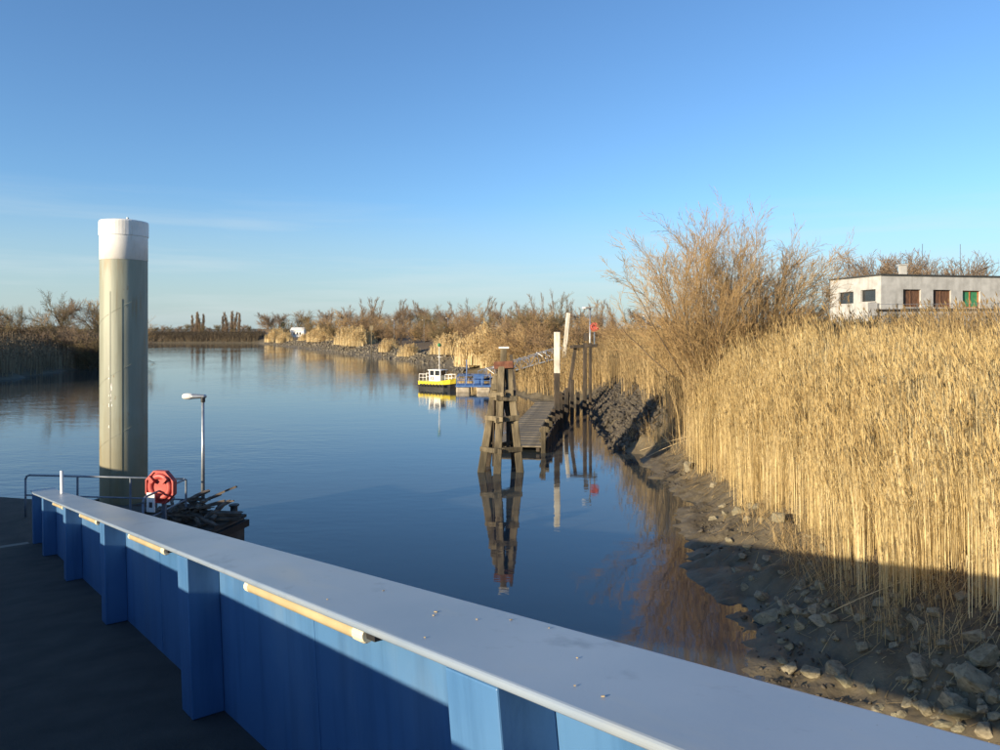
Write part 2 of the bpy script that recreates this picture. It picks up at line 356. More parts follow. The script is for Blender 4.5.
def height(x, y):
    x = np.asarray(x, float); y = np.asarray(y, float)
    s = river_s(x, y)
    wob = fbm(x * .35, y * .35, 4) * 1.0
    near = np.clip((62 - y) / 6, 0, 1) * (x > 0)
    steep = np.clip((y - 33) / 5, 0, 1) * near
    s1 = s + wob * np.where(near > .5, .8, 1.2) * np.clip(1 - np.abs(s) / 12, 0, 1)
    zn = np.interp(s1, [-30, -4, -1, 0, 1, 2, 3, 4.5, 7, 12, 20, 25], [-2, -1.2, -.28, 0, .30, .75, 1.45, 2.2, 2.9, 3.3, 4.7, 5.0])
    zs = np.interp(s1, [-30, -4, -1, 0, 2.4, 4, 7, 12, 20, 25], [-2, -1.2, -.5, 0, 2.3, 2.9, 3.1, 3.4, 4.7, 5.0])
    zf = np.interp(s1, [-30, -4, 0, 3, 7, 14, 40], [-2, -1.2, 0, 1.4, 2.3, 3.0, 3.1])
    zl = np.interp(s1, [-30, -4, 0, 1, 4, 9, 16, 40], [-2, -1.2, 0, .7, 1.9, 3.0, 4.4, 4.0])
    z = zf * (1 - near) + near * (zn * (1 - steep) + zs * steep)
    left = (x < -40) & (y < 250); z = np.where(left, zl, z)
    fine = fbm(x * 1.3, y * 1.3, 5) * .18 + fbm(x * 4, y * 4, 4) * .10
    fine += np.maximum(fbm(x * .8 + 9, y * 2.2, 3) - .12, 0) * -.5 * (z < 1.2)
    z = z + fine * np.clip((z + .25) * 2, 0, 1) * np.where(near > 0, 1, 1.2)
    dist = np.hypot(x, y)
    return z + np.clip((dist - 900) / 3000, 0, 1) * 4
def hz(x, y): return float(height(np.array([x]), np.array([y]))[0])

def axis(*parts):
    a = np.concatenate([np.arange(p, q, st) for p, q, st in parts]); return a
gx = axis((-4000, -500, 350), (-500, -120, 25), (-120, -40, 3), (-40, 1.5, 3), (1.5, 13, .11), (13, 40, .7), (40, 140, 6), (140, 500, 40), (500, 4001, 350))
gy = axis((-600, -60, 40), (-60, 6, 3), (6, 34, .12), (34, 66, .28), (66, 130, 1.6), (130, 345, 3.2), (345, 700, 25), (700, 6001, 400))
GX, GY = np.meshgrid(gx, gy); GZ = height(GX, GY)
V = np.stack([GX.ravel(), GY.ravel(), GZ.ravel()], 1)
nx, ny = len(gx), len(gy); ii = (np.arange(ny - 1)[:, None] * nx + np.arange(nx - 1)[None]).ravel()
ground = link('riverbank', fast_mesh('riverbank', V, np.stack([ii, ii + 1, ii + 1 + nx, ii + nx], 1), M['ground'], smooth=True))
tag(ground, 'muddy brown river banks rising to dry grassland', kind='structure')
wv = [(-500, -500, 0), (140, -500, 0), (140, 340, 0), (-500, 340, 0)]
water = link('river_water', MB().add(wv, [(0, 1, 2, 3)]).mesh('river_water', M['water'])); tag(water, 'calm blue tidal river with soft reflections', kind='structure')

def hit(x, y):
    """where the sight line through a photo pixel meets the bank"""
    d = np.arange(4, 120, .04); X = (x - 500) / F * d; Z = H - (y - YH) / F * d
    g = np.maximum(height(X, d), 0); k = np.argmax(Z < g); return Vector((X[k], d[k], g[k]))

# ---------------------------------------------------------------- blue access bridge
BD = Vector((-540, F, -135)).normalized(); BR = Vector((BD.y, -BD.x, 0)).normalized(); BN = BR.cross(BD)
EYE = 1.75
bm4 = Matrix((BD, -BR, BN)).transposed().to_4x4(); bm4.translation = Vector((0, 0, H)) - BN * EYE
bridge = empty('access_bridge'); bridge.matrix_world = bm4
tag(bridge, 'blue painted steel access bridge sloping down to the floating pontoon', 'bridge')
T0, T1 = -9.0, 18.2
HT = EYE - .712                      # flange top above the deck
def along(mb, t0, t1, y0, y1, z0, z1): return mb.box(((t0 + t1) / 2, (y0 + y1) / 2, (z0 + z1) / 2), (t1 - t0, y1 - y0, z1 - z0))
along(MB(), T0, T1, -1.39, 1.39, -.06, 0).build('deck_plate', M['deck'], bridge)
FL = 6.9
for sgn, y_in, y_out in ((-1, 1.18, 1.61), (1, 1.30, 1.73)):
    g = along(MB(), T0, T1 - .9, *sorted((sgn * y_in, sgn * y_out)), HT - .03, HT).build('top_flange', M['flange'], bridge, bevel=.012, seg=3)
    yw = (y_in + y_out) / 2
    along(MB(), T0, T1, *sorted((sgn * (yw - .008), sgn * (yw + .008))), -.14, HT - .032).build('girder_web', M['blue'], bridge)
    along(MB(), T0, T1, *sorted((sgn * (y_in + .02), sgn * (y_out - .02))), -.17, -.142).build('bottom_flange', M['blue'], bridge, bevel=.006)
    # the last piece of the flange bends level where the bridge meets the pontoon
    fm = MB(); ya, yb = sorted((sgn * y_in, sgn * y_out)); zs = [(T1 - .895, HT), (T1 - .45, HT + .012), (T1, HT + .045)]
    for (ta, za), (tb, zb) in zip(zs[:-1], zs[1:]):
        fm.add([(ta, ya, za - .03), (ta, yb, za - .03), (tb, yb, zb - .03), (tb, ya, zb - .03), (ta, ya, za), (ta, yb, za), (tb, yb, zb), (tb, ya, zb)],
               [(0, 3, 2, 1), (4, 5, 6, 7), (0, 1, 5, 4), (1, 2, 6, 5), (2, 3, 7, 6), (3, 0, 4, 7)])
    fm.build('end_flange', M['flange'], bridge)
    for k in range(-2, 5):
        ta = 1.73 + 3.44 * k; dep = (yw - .01) - (y_in + .006)
        yy = sorted((sgn * (y_in + .006), sgn * (yw - .009)))
        along(MB(), ta, ta + .27, yy[0], yy[1], .002, HT - .032).build('stiffener', M['blue'], bridge, bevel=.006)
        yy = sorted((sgn * (yw + .009), sgn * (y_out - .02)))
        along(MB(), ta + .1, ta + .12, yy[0], yy[1], -.14, HT - .032).build('outer_rib', M['blue'], bridge)
along(MB(), T1 - .25, T1, -1.36, -1.2, .002, HT - .032).build('end_stiffener', M['blue'], bridge, bevel=.006)
for k in range(8):
    t = -8 + 3.44 * k
    along(MB(), t, t + .12, -1.37, 1.37, -.139, -.062).build('cross_beam', M['blue'], bridge)
for k in range(-2, 5):
    t = 3.55 + 3.44 * k
    if -9 < t < 18: MB().box((t, -1.3862, HT / 2 - .02), (.009, .003, HT - .09)).build('weld_seam', M['blue'], bridge)
# unseen box added on the other girder to shade deck and near web
along(MB(), T0, T1, 1.33, 1.60, HT + .002, HT + .30).build('shade_box', M['blue'], bridge, bevel=.01)
MB().cyl((15.9, -1.52, HT + .001), (15.9, -1.52, HT + .42), .03, n=12).build('short_post', M['white'], bridge)
MB().box((T1 + .45, 0, -.015), (.95, 2.3, .02)).build('landing_flap', M['steel_dark'], bridge)

LT = ['yellowed fluorescent tube light nearest on the blue girder, two stiffeners from the pontoon lamp',
      'yellowed tube light second along the blue girder from the camera',
      'yellowed tube light third along the blue girder from the camera',
      'small farthest tube light under the girder edge near the pontoon end']
LT[0] = 'yellowed fluorescent tube light closest to the camera, under the blue girder edge'
def make_light(k):
    t0 = 2.67 + 3.44 * k; L = 1.46
    root = empty('tube_light'); root.matrix_world = bm4 @ Matrix.Translation((t0, -1.27, EYE - .80))
    tag(root, LT[k], 'light', 'tube lights along the bridge girder')
    prof = [(.0001, .10), (.028, .10), (.029, .16), (.029, L - .02), (.026, L), (.0001, L)]
    ax = Matrix(((0, 0, 1), (0, 1, 0), (-1, 0, 0)))
    MB().lathe((0, 0, 0), prof, 14, ax).build('diffuser_tube', M['tube'], root, smooth=True)
    MB().lathe((0, 0, 0), [(.0001, .03), (.026, .03), (.032, .045), (.032, .115), (.0001, .115)], 14, ax).build('end_cap', M['cream'], root)
    MB().lathe((0, 0, 0), [(.0001, L - .03), (.031, L - .03), (.031, L + .03), (.0001, L + .03)], 14, ax).build('end_cap', M['cream'], root)
    MB().box((-.02, -.01, .02), (.07, .05, .05)).cyl((-.02, -.03, .0), (.03, -.01, 0), .012).build('cable_gland', M['black'], root)
    MB().box((L / 2, -.060, .012), (L * .96, .05, .05)).build('housing', M['cream'], root)
for k in range(4): make_light(k)

# dry leaf crumbs on the flange
lm = MB()
for i in range(13):
    t = rnd.uniform(.5, 3.6); y = -rnd.uniform(1.22, 1.59); a = rnd.uniform(0, 6.3); s = rnd.choice((.004, .005, .007, .011))
    mm = Matrix.Rotation(a, 3, 'Z')
    lm.box((t, y, HT + .003), (s * 1.3, s * .6, .003), mm)
lo = lm.build('leaf_crumbs', M['litter']); lo.matrix_world = bm4; tag(lo, 'dry leaf crumbs scattered on the blue girder top', 'debris', kind='stuff')

# ---------------------------------------------------------------- pontoon with what stands on it
ZD = 1.5
PB = px(245, 514, ZD); PU = Vector((-.971, .24, 0)).normalized(); PV = Vector((-PU.y, PU.x, 0))
if PV.y > 0: PV = -PV
def pp(a, b, z=0): return PB + PU * a + PV * b + Vector((0, 0, z))
pm = Matrix((PU, PV, Vector((0, 0, 1)))).transposed()
pont = empty('floating_pontoon', pp(8, 4, -ZD)); tag(pont, 'dark steel floating pontoon at the foot of the blue bridge', 'pontoon')
def ploc(o): o.parent = pont; o.matrix_parent_inverse = Matrix.Translation(-pont.location); return o
ploc(MB().box(pp(8, 4.25, -.85), (16, 8.5, 1.54), pm).build('hull_box', M['steel_dark'], bevel=.03))
ploc(MB().box(pp(8, 4.25, -.04), (16.06, 8.56, .074), pm).build('deck_plate', M['deck'], bevel=.01))
ploc(MB().beam(pp(-.06, .0, -.2), pp(-.06, 8.5, -.2), .12, .16).build('rubbing_strip', M['black']))
for a in (1.6, 4.0, 6.4): ploc(MB().beam(pp(a, -.04, -.2), pp(a, -.04, -1.2), .2, .1).build('rubber_fender', M['black']))
pc = Vector(((124 - 500) / F * 19.5, 19.5, 0))
col = MB()
for r, z in ((.74, 1.25), (.74, 1.05)): col.lathe(pc + Vector((0, 0, z)), [(r, 0), (r + .08, 0), (r + .08, .14), (r, .14), (r, 0)], 28)
col.beam(pc + Vector((.6, -.5, 1.18)), pp(3.0, .1, -.3), .12, .16).beam(pc + Vector((-.6, -.4, 1.18)), pp(5.2, .1, -.3), .12, .16)
ploc(col.build('pile_guide', M['steel_dark']))
bl = empty('mooring_bollard', px(234, 513.5, ZD)); tag(bl, 'short dark round mooring bollard at the pontoon corner', 'bollard')
MB().lathe((0, 0, 0), [(.0001, 0), (.13, 0), (.13, .02), (.085, .03), (.085, .17), (.12, .19), (.12, .225), (.0001, .23)], 16).build('post', M['steel_dark'], bl, smooth=False)
MB().box((0, 0, .008), (.36, .3, .014)).build('base_plate', M['black'], bl)

# guide pile
pile = empty('guide_pile', (pc.x, pc.y, 0)); tag(pile, 'tall round steel mooring pile with white painted top', 'pile')
rp_ = 21.6 / F * 19.5; zt = pd(0, 222, 19.5).z
MB().lathe((0, 0, 0), [(rp_, -3), (rp_, zt - 1.05)], 48).build('pile_shaft', M['pile'], pile, smooth=True)
MB().lathe((0, 0, 0), [(rp_, zt - 1.048), (rp_ + .004, zt - 1.046), (rp_ + .004, zt - .40)], 48).build('white_band', M['white'], pile, smooth=True)
cp = MB().lathe((0, 0, 0), [(rp_ - .02, zt - .42), (rp_ + .022, zt - .40), (rp_ + .022, zt - .03), (rp_ + .005, zt), (rp_ * .6, zt + .045), (.0001, zt + .06)], 48).build('cap', M['white'], pile)
MB().cyl((.1, 0, zt + .04), (.1, 0, zt + .12), .03).build('lifting_eye', M['galv'], cp)
for ang, z0 in ((-97, zt - 1.9), (-68, zt - 2.1)):                                  # two vertical strips welded on
    a = R_(ang); c = Vector((math.cos(a), math.sin(a), 0))
    MB().beam(c * (rp_ + .003) + Vector((0, 0, 1.0)), c * (rp_ + .003) + Vector((0, 0, z0)), .03, .012, up=c).build('guide_strip', M['pile'], pile)
sw = []
for k in range(3):                                                                # spiral weld seams
    pts = []
    for i in range(25):
        a = R_(-180 + 180 * i / 24); z = 2.6 + k * 1.65 + 1.1 * i / 24
        pts.append((math.cos(a) * (rp_ + .001), math.sin(a) * (rp_ + .001), z))
    MB().tube(pts, .005, 5).build('weld_seam', M['pile'], pile)
wsm = MB()
for i in range(26):
    a = R_(-95 + rnd.gauss(0, 2.5)); z = 4.15 + rnd.gauss(0, .4); c = Vector((math.cos(a), math.sin(a), 0)); t = Vector((-c.y, c.x, 0))
    w = rnd.uniform(.006, .02); h = rnd.uniform(.03, .12); p = c * (rp_ + .004) + Vector((0, 0, z))
    wsm.add([p - t * w, p + t * w * .8, p + t * w * .5 + Vector((0, 0, h)), p - t * w * .7 + Vector((0, 0, h))], [(0, 1, 2, 3)])
so = wsm.build('paint_splash', M['white'], pile); so['kind'] = 'stuff'

# railing on the pontoon
ra, rb, rc = px(25.5, 475, 2.5), px(186, 479, 2.5), px(143, 498, 2.5)
rail = empty('pontoon_railing', (rb.x, rb.y, ZD)); tag(rail, 'grey tubular steel railing on the pontoon around the steel pile', 'railing')
def rloc(o): o.parent = rail; o.matrix_parent_inverse = Matrix.Translation(-rail.location); return o
def dz(v, z): return Vector((v.x, v.y, z))
e1 = (rb - ra).normalized(); e2 = (rc - rb).normalized()
rloc(MB().tube([dz(ra, ZD), dz(ra, 2.4), dz(ra, 2.47) + e1 * .03, ra + e1 * .1, rb - e1 * .05, rb + e2 * .05, rc - e2 * .12, dz(rc, 2.46) - e2 * .03, dz(rc, 2.38), dz(rc, ZD)], .024).build('top_rail', M['rail'], smooth=True))
rloc(MB().tube([dz(ra, 2.02), dz(rb, 2.02), dz(rc, 2.02)], .02).build('middle_rail', M['rail'], smooth=True))
for k in (.33, .66, 1): p = ra.lerp(rb, k); rloc(MB().cyl(dz(p, ZD), dz(p, 2.49), .024).build('post', M['rail']))
p = rb.lerp(rc, .55); rloc(MB().cyl(dz(p, ZD), dz(p, 2.49), .024).build('post', M['rail']))

def octagon(mb, r, y0, y1):
    vs = [(r * math.cos(R_(22.5 + 45 * i)), y, r * math.sin(R_(22.5 + 45 * i))) for y in (y0, y1) for i in range(8)]
    return mb.add(vs, [(i, (i + 1) % 8, (i + 1) % 8 + 8, i + 8) for i in range(8)] + [tuple(range(8)), tuple(range(15, 7, -1))])
def lifebuoy_station(c, zb, r, rz, label, board=True):
    root = empty('lifebuoy_station', (c.x, c.y, zb), rz); tag(root, label, 'lifebuoy', 'lifebuoy stations'); h = c.z - zb
    def up(o): o.location.z = h; return o
    up(octagon(MB(), r, 0, .10).build('housing', M['red'], root, bevel=.012))
    rim = MB()
    for r0, r1 in ((r * 1.0, r * .91),):
        vs = [(q * math.cos(R_(22.5 + 45 * i)), y, q * math.sin(R_(22.5 + 45 * i))) for y, q in ((-.03, r0), (-.03, r1), (.0, r1), (.0, r0)) for i in range(8)]
        rim.add(vs, [(k * 8 + i, k * 8 + (i + 1) % 8, ((k + 1) % 4) * 8 + (i + 1) % 8, ((k + 1) % 4) * 8 + i) for k in range(4) for i in range(8)])
    up(rim.build('rim', M['red'], root))
    tor = MB(); n, m_ = 28, 10; vs = []
    for i in range(n):
        for j in range(m_):
            a, b = 2 * math.pi * i / n, 2 * math.pi * j / m_; q = r * .62 + r * .17 * math.cos(b)
            vs.append((q * math.cos(a), -.012 + r * .11 * math.sin(b), q * math.sin(a)))
    tor.add(vs, [(i * m_ + j, ((i + 1) % n) * m_ + j, ((i + 1) % n) * m_ + (j + 1) % m_, i * m_ + (j + 1) % m_) for i in range(n) for j in range(m_)])
    up(tor.build('lifebuoy_ring', M['red'], root, smooth=True))
    for a in (45, 135):
        up(MB().box((r * .62 * math.cos(R_(a)), -.05, r * .62 * math.sin(R_(a))), (r * .2, r * .28, r * .42), Matrix.Rotation(R_(90 - a) if a < 90 else R_(90 - a), 3, 'Y')).build('ring_band', M['red'], root))
    MB().box((0, .13, (h + r * .5) / 2), (.09, .05, h + r * .5)).build('post', M['rail'], root)
    if board:
        MB().box((-r * .32, -.13, h - r * .82), (.20, .03, r * 1.1)).build('notice_board', M['white'], root, bevel=.005)
        MB().box((-r * .30, -.149, h - r * .95), (.08, .006, r * .3)).build('black_pictogram', M['steel_dark'], root)
    return root
lifebuoy_station(pd(160, 487, 15.6), ZD, 17.5 / F * 15.6, R_(-14), 'red octagonal lifebuoy station on the pontoon railing beside the steel pile')

def lamp_post(base, top_z, head_len, label, r=.04, rz=0):
    root = empty('lamp_post', base, rz); tag(root, label, 'lamp post'); h = top_z - base.z
    MB().cyl((0, 0, 0), (0, 0, h - .08), r * 1.15, r * .85, 12).build('pole', M['galv'], root, smooth=True)
    MB().cyl((0, 0, h - .14), (0, 0, h - .02), r * 1.3, n=12).build('clamp', M['black'], root)
    L = head_len
    def shell(x0, x1, w, hh, nm, m_):
        mb = MB(); vs = []; K = 9; n = 12
        for i in range(K):
            t = i / (K - 1); x = x0 + (x1 - x0) * t
            q = max(.04, math.sqrt(max(0, 1 - (2 * t - 1) ** 2)) ** .7) if nm == 'lens_bowl' else (.62 + .38 * t if t < 1 else .9)
            for j in range(n):
                a = 2 * math.pi * j / n; vs.append((x, math.cos(a) * w * q, h + math.sin(a) * hh * q))
        mb.add(vs, [(i * n + j, i * n + (j + 1) % n, (i + 1) * n + (j + 1) % n, (i + 1) * n + j) for i in range(K - 1) for j in range(n)] + [tuple(range(n)), tuple(range(K * n - 1, (K - 1) * n - 1, -1))])
        return mb.build(nm, m_, root, smooth=True)
    shell(L * .12, -L * .5, L * .17, L * .12, 'housing', M['galv'])
    shell(-L * .34, -L * .92, L * .19, L * .14, 'lens_bowl', M['white'])
    return root
lamp_post(px(203, 513, ZD).lerp(px(203, 515, ZD), .5) * 1.0, pd(203, 397, 17.4).z, .56, 'slim grey lamp post with white head standing on the pontoon')

# pile of driftwood on the pontoon corner, every piece a thing of its own
def drift_piece(c, L, w, h, rot, label):
    n = 5; vs = []; k = []
    for i in range(n):
        t = i / (n - 1) - .5; o = (rnd.gauss(0, .012), rnd.gauss(0, .012)); s = rnd.uniform(.75, 1.1)
        for a, b in ((-1, -1), (1, -1), (1, 1), (-1, 1)):
            vs.append(Vector((t * L + rnd.gauss(0, .015), o[0] + a * w / 2 * s, o[1] + b * h / 2 * s * rnd.uniform(.8, 1.1))))
    m3 = rot.to_matrix(); vs = [m3 @ v for v in vs]
    lowz = min(v.z for v in vs)
    fs = [(i * 4 + j, i * 4 + (j + 1) % 4, i * 4 + 4 + (j + 1) % 4, i * 4 + 4 + j) for i in range(n - 1) for j in range(4)] + [(3, 2, 1, 0), tuple(range(n * 4 - 4, n * 4))]
    o = MB().add(vs, fs).build('driftwood_piece', M['drift']); o.location = Vector(c) - Vector((0, 0, lowz))
    return tag(o, label, 'driftwood', 'driftwood heaped on the pontoon')
from mathutils import Euler
hc = px(197, 518, ZD)
for i in range(46):
    q = rnd.random(); rr = .95 * math.sqrt(q); a = rnd.uniform(0, 6.3)
    c = hc + PU * (rr * math.cos(a) * 1.05 + .1) + PV * (rr * math.sin(a) * .62 + .1); c.z = ZD + max(0, .42 * (1 - q)) * rnd.uniform(.1, 1)
    drift_piece(c, rnd.uniform(.35, 1.0), rnd.uniform(.05, .14), rnd.uniform(.03, .09), Euler((rnd.uniform(-.4, .4), rnd.uniform(-.28, .28), rnd.uniform(0, 3.14))),
                'dark weathered piece of driftwood in the heap at the pontoon corner')
drift_piece(px(216, 515, ZD) + Vector((.0, 0, .22)), 1.05, .07, .06, Euler((0, -.42, .1)), 'longest driftwood pole sticking up to the right out of the heap')
# added shadow-casting shed further along the pontoon (left of the picture)
shd = Matrix.Rotation(R_(42), 3, 'Z'); shc = Vector((-16.4, 13.6, ZD))
blocker = empty('shadow_blocker', shc); tag(blocker, 'added unseen shadow-casting shed standing on the pontoon left of the bridge', 'blocker')
MB().box((0, 0, 1.15), (2.0, 6.4, 2.3), shd).build('wall', M['steel_dark'], blocker); MB().box((0, 0, 2.36), (2.3, 6.8, .1), shd).build('roof', M['tar'], blocker)

# ---------------------------------------------------------------- timber dolphin in the river
def timber(mb, a, b, w, h=None, taper=1): return mb.beam(a, b, w, h or w, taper=taper)
DC = Vector(((501 - 500) / F * 30.6, 31.0, 0))
dol = empty('timber_dolphin', DC); tag(dol, 'tall weathered timber mooring dolphin standing alone in the river', 'dolphin')
foot = [(-.83, -.62), (-.16, -.95), (.80, -.62), (.62, .75), (-.62, .7)]
head = [(-.14, -.14), (.02, -.28), (.34, -.14), (.3, .25), (-.05, .25)]
legs = []
for (fx, fy), (hx, hy), top in zip(foot, head, (4.0, 4.42, 4.5, 4.3, 4.2)):
    a = Vector((fx, fy, 0)); b = Vector((hx, hy, 4.4)); d = (b - a) / 4.4; legs.append((a, d))
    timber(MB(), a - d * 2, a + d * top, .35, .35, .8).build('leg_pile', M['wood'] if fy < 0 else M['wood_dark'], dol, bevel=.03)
def lp(i, z): return legs[i][0] + legs[i][1] * z
for i, j, z, s in ((0, 1, .95, .2), (1, 2, .95, .2), (0, 3, 1.0, .18), (2, 3, .98, .2), (0, 1, 2.25, .2), (1, 2, 2.2, .22), (2, 3, 2.25, .2), (0, 4, 2.3, .18), (0, 1, 3.2, .2), (1, 2, 3.1, .22), (2, 3, 3.15, .2)):
    a, b = lp(i, z), lp(j, z + rnd.uniform(-.06, .06)); e = (b - a).normalized() * .2; off = Vector((0, -.16, 0)) if (i, j) in ((0, 1), (1, 2)) else Vector((.1, .05, 0))
    timber(MB(), a - e + off, b + e + off, .14, s).build('cross_beam', M['wood'], dol, bevel=.015)
timber(MB(), lp(0, 1.0) + Vector((.12, .1, 0)), lp(1, 3.4) + Vector((.1, .2, 0)), .1, .16).build('diagonal_brace', M['wood_dark'], dol)
timber(MB(), lp(2, .9), lp(1, 3.2) + Vector((.1, .2, 0)), .1, .16).build('diagonal_brace', M['wood_dark'], dol)
timber(MB(), (-.05, .05, 1.4), (.12, .05, 5.15), .26).build('centre_post', M['wood'], dol, bevel=.02)
MB().box((.12, .05, 5.2), (.44, .34, .07)).build('white_cap', M['white'], dol)
timber(MB(), (-.30, -.34, 4.45), (.52, -.34, 4.5), .16, .3).build('head_beam', M['wood_red'], dol, bevel=.02)
timber(MB(), (-.25, .36, 4.35), (.5, .34, 4.4), .16, .28).build('head_beam', M['wood_dark'], dol, bevel=.02)
for x, z in ((-.26, 3.55), (.36, 3.3)): MB().box((x, -.40, z), (.34, .22, .26)).build('fender_block', M['wood'], dol, bevel=.02)
timber(MB(), lp(2, 3.2) + Vector((.16, -.1, 0)), lp(2, 4.9) + Vector((.14, -.05, 0)), .13).build('side_post', M['wood_dark'], dol)
timber(MB(), (-.42, -.3, 1.2), (-.22, -.12, 4.1), .16).build('inner_post', M['wood'], dol, bevel=.015)
timber(MB(), (.30, -.35, 1.0), (.28, -.1, 4.3), .15).build('inner_post', M['wood_dark'], dol, bevel=.015)
MB().cyl((-.33, -.5, .2), (-.30, -.45, 3.0), .05, n=7).build('rubbing_pole', M['wood_dark'], dol)

# ---------------------------------------------------------------- low plank jetty with timber guard rail
JA, JB = px(543, 447, .3), px(567, 402, .3); JD = (JB - JA).normalized(); JL = (JB - JA).length; JR = Vector((JD.y, -JD.x, 0)); JW = 2.3
jet = empty('plank_jetty', dz(JA, 0)); tag(jet, 'low grey plank jetty reaching out from the reeds behind the timber dolphin', 'jetty')
def jloc(o): o.parent = jet; o.matrix_parent_inverse = Matrix.Translation(-jet.location); return o
jm = Matrix((JR, JD, Vector((0, 0, 1)))).transposed()
pk = MB().box((0, 0, 0), (JW, .30, .07)).mesh('plank', M['plank'])
n = int(JL / .36)
for i in range(n):
    o = link('plank', pk); o.location = JA + JD * (i * .36 + .15) - JR * (JW / 2 + .1 + rnd.uniform(-.03, .03)) + Vector((0, 0, rnd.uniform(-.012, .012)))
    o.rotation_euler = (rnd.uniform(-.02, .02), rnd.uniform(-.01, .01), math.atan2(JR.y, JR.x)); jloc(o)
for u_ in (.25, JW - .05): jloc(MB().beam(JA - JR * u_ + Vector((0, 0, -.14)), JB - JR * u_ + Vector((0, 0, -.14)), .16, .18).build('bearer', M['wood_dark']))
for i in range(10):
    p = JA + JD * (i * JL / 9.6 + .1)
    jloc(MB().beam(dz(p, -2), dz(p, 1.32 + rnd.uniform(-.04, .1)), .22, .22).build('guard_post', M['wood'] if i < 3 else M['wood_dark'], bevel=.02))
    if i % 2 == 0:
        q = p - JR * (JW + .1); jloc(MB().beam(dz(q, -2), dz(q, .24), .2, .2).build('support_pile', M['wood_dark']))
for z, hh in ((1.12, .2), (.62, .16)):
    jloc(MB().beam(dz(JA, z) - JR * .13, dz(JB, z + .1) - JR * .13, .09, hh).build('guard_rail', M['wood'], bevel=.01))
# closed timber walling under the rail, each board its own piece
wb = MB().box((0, 0, 0), (.07, .27, 1.5)).mesh('wall_board', M['wood_dark'])
for i in range(int(JL / .3)):
    o = link('wall_board', wb); o.location = JA + JD * (i * .3 + .3) + JR * .16 + Vector((rnd.uniform(-.02, .02), 0, -.35 + rnd.uniform(-.08, .08))); o.rotation_euler = (0, 0, math.atan2(JR.y, JR.x)); jloc(o)

# mooring posts and frame by the jetty
def post(name, a, b, w, m1, label, white_from=None, lean=1):
    root = empty(name, Vector((a.x, a.y, a.z))); tag(root, label, 'post'); d = Vector(b) - Vector(a)
    t = white_from if white_from else 1
    MB().beam(-d.normalized() * 2, d * t, w, w).build('lower_shaft' if white_from else 'shaft', m1, root, bevel=.02)
    if white_from: MB().beam(d * t, d, w * 1.02, w * 1.02).build('white_shaft', M['white_worn'], root, bevel=.02)
    return root
a = Vector(((557 - 500) / F * 43, 43, 0)); post('mooring_post', a, Vector((a.x - .0, 43, pd(0, 332, 43).z)), .33, M['wood_dark'], 'thick square post beside the jetty, white above and dark below', .58)
a = Vector(((561.5 - 500) / F * 66, 66, 1.2)); post('mooring_post', a, Vector(((568.5 - 500) / F * 66, 66, pd(0, 313, 66).z)), .34, M['white_worn'], 'taller leaning bleached post behind the square white post')
for i, (x, yb, yt) in enumerate(((561, 428, 392), (566, 421, 388), (572, 416, 380), (578, 410, 392))):
    a = px(x, yb, 0); p_ = post('mooring_post', a, Vector((a.x + rnd.uniform(-.05, .05), a.y, pd(0, yt, a.y).z)), .24, M['wood_dark'],
                                'dark wet stump post in the row right of the jetty rail'); p_['group'] = 'dark stump posts right of the jetty'
fr = empty('mooring_gantry', px(587, 411, 0)); tag(fr, 'dark timber goalpost-shaped gantry standing in front of the stony slope', 'gantry')
fo = fr.location; d_ = fo.y
def fp(x, y): return pd(x, y, d_) - fo
for x, w in ((584.5, .26), (590, .2)): MB().beam(fp(x, 411) - Vector((0, 0, 2)), fp(x + .5, 343), w, w).build('upright', M['wood_dark'], fr, bevel=.02)
MB().beam(fp(570, 347), fp(597, 345.5), .3, .22).build('cross_beam', M['wood_dark'], fr, bevel=.02)
MB().beam(fp(568, 400) + Vector((0, .3, 0)), fp(576, 347) + Vector((0, .3, 0)), .24, .24).build('raking_strut', M['wood_dark'], fr, bevel=.02)
MB().beam(fp(586, 341), fp(586, 333), .3, .3).build('head_block', M['wood_dark'], fr)
lifebuoy_station(pd(594.5, 327, 54.5), pd(0, 346, 54.5).z, .36, 0, 'small red lifebuoy station on the timber frame by the reed bank', board=False)
lamp_post(Vector(((590 - 500) / F * 57, 57, 2.2)), pd(0, 308, 57).z, .7, 'lamp post behind the small red lifebuoy station', .06)

# ---------------------------------------------------------------- workboat, blue pontoon and gangway
BC = px(438.5, 389, 0)
boat = empty('workboat', BC, R_(-28)); tag(boat, 'small yellow and black workboat with white cabin moored at the blue pontoon', 'boat')
secs = [(-1.95, .72, .82), (-1.2, .85, .78), (0, .9, .8), (1.0, .82, .92), (1.6, .52, 1.04), (2.0, .06, 1.14)]
def hull_band(z0f, z1f, infl, nm, m_):
    vs = []; fs = []
    for x, w, h in secs:
        for sg in (-1, 1):
            for zf in (z0f, z1f): vs.append((x + (.12 * zf if x > 1.5 else 0), sg * (w * (.80 + .2 * zf) + infl), -.15 + (h + .15) * zf))
    for i in range(len(secs) - 1):
        for sg in (0, 2): a = i * 4 + sg; fs.append((a, a + 4, a + 5, a + 1))
        fs += [(i * 4, i * 4 + 2, i * 4 + 6, i * 4 + 4), (i * 4 + 1, i * 4 + 5, i * 4 + 7, i * 4 + 3)]
    fs += [(0, 1, 3, 2), (len(vs) - 4, len(vs) - 2, len(vs) - 1, len(vs) - 3)]
    return MB().add(vs, fs).build(nm, m_, boat)
hull_band(0, .60, 0, 'hull', M['hull']); hull_band(.602, 1, .03, 'bulwark', M['yellow'])
tr = MB()
for i in range(8): t = i / 7; tr.lathe((-1.5 + 2.6 * t, -.93 + .02 * abs(t - .5), .42), [(.05, -.08), (.14, -.04), (.14, .04), (.05, .08)], 10, Matrix.Rotation(R_(90), 3, 'X'))
tr.build('tyre_fenders', M['black'], boat)
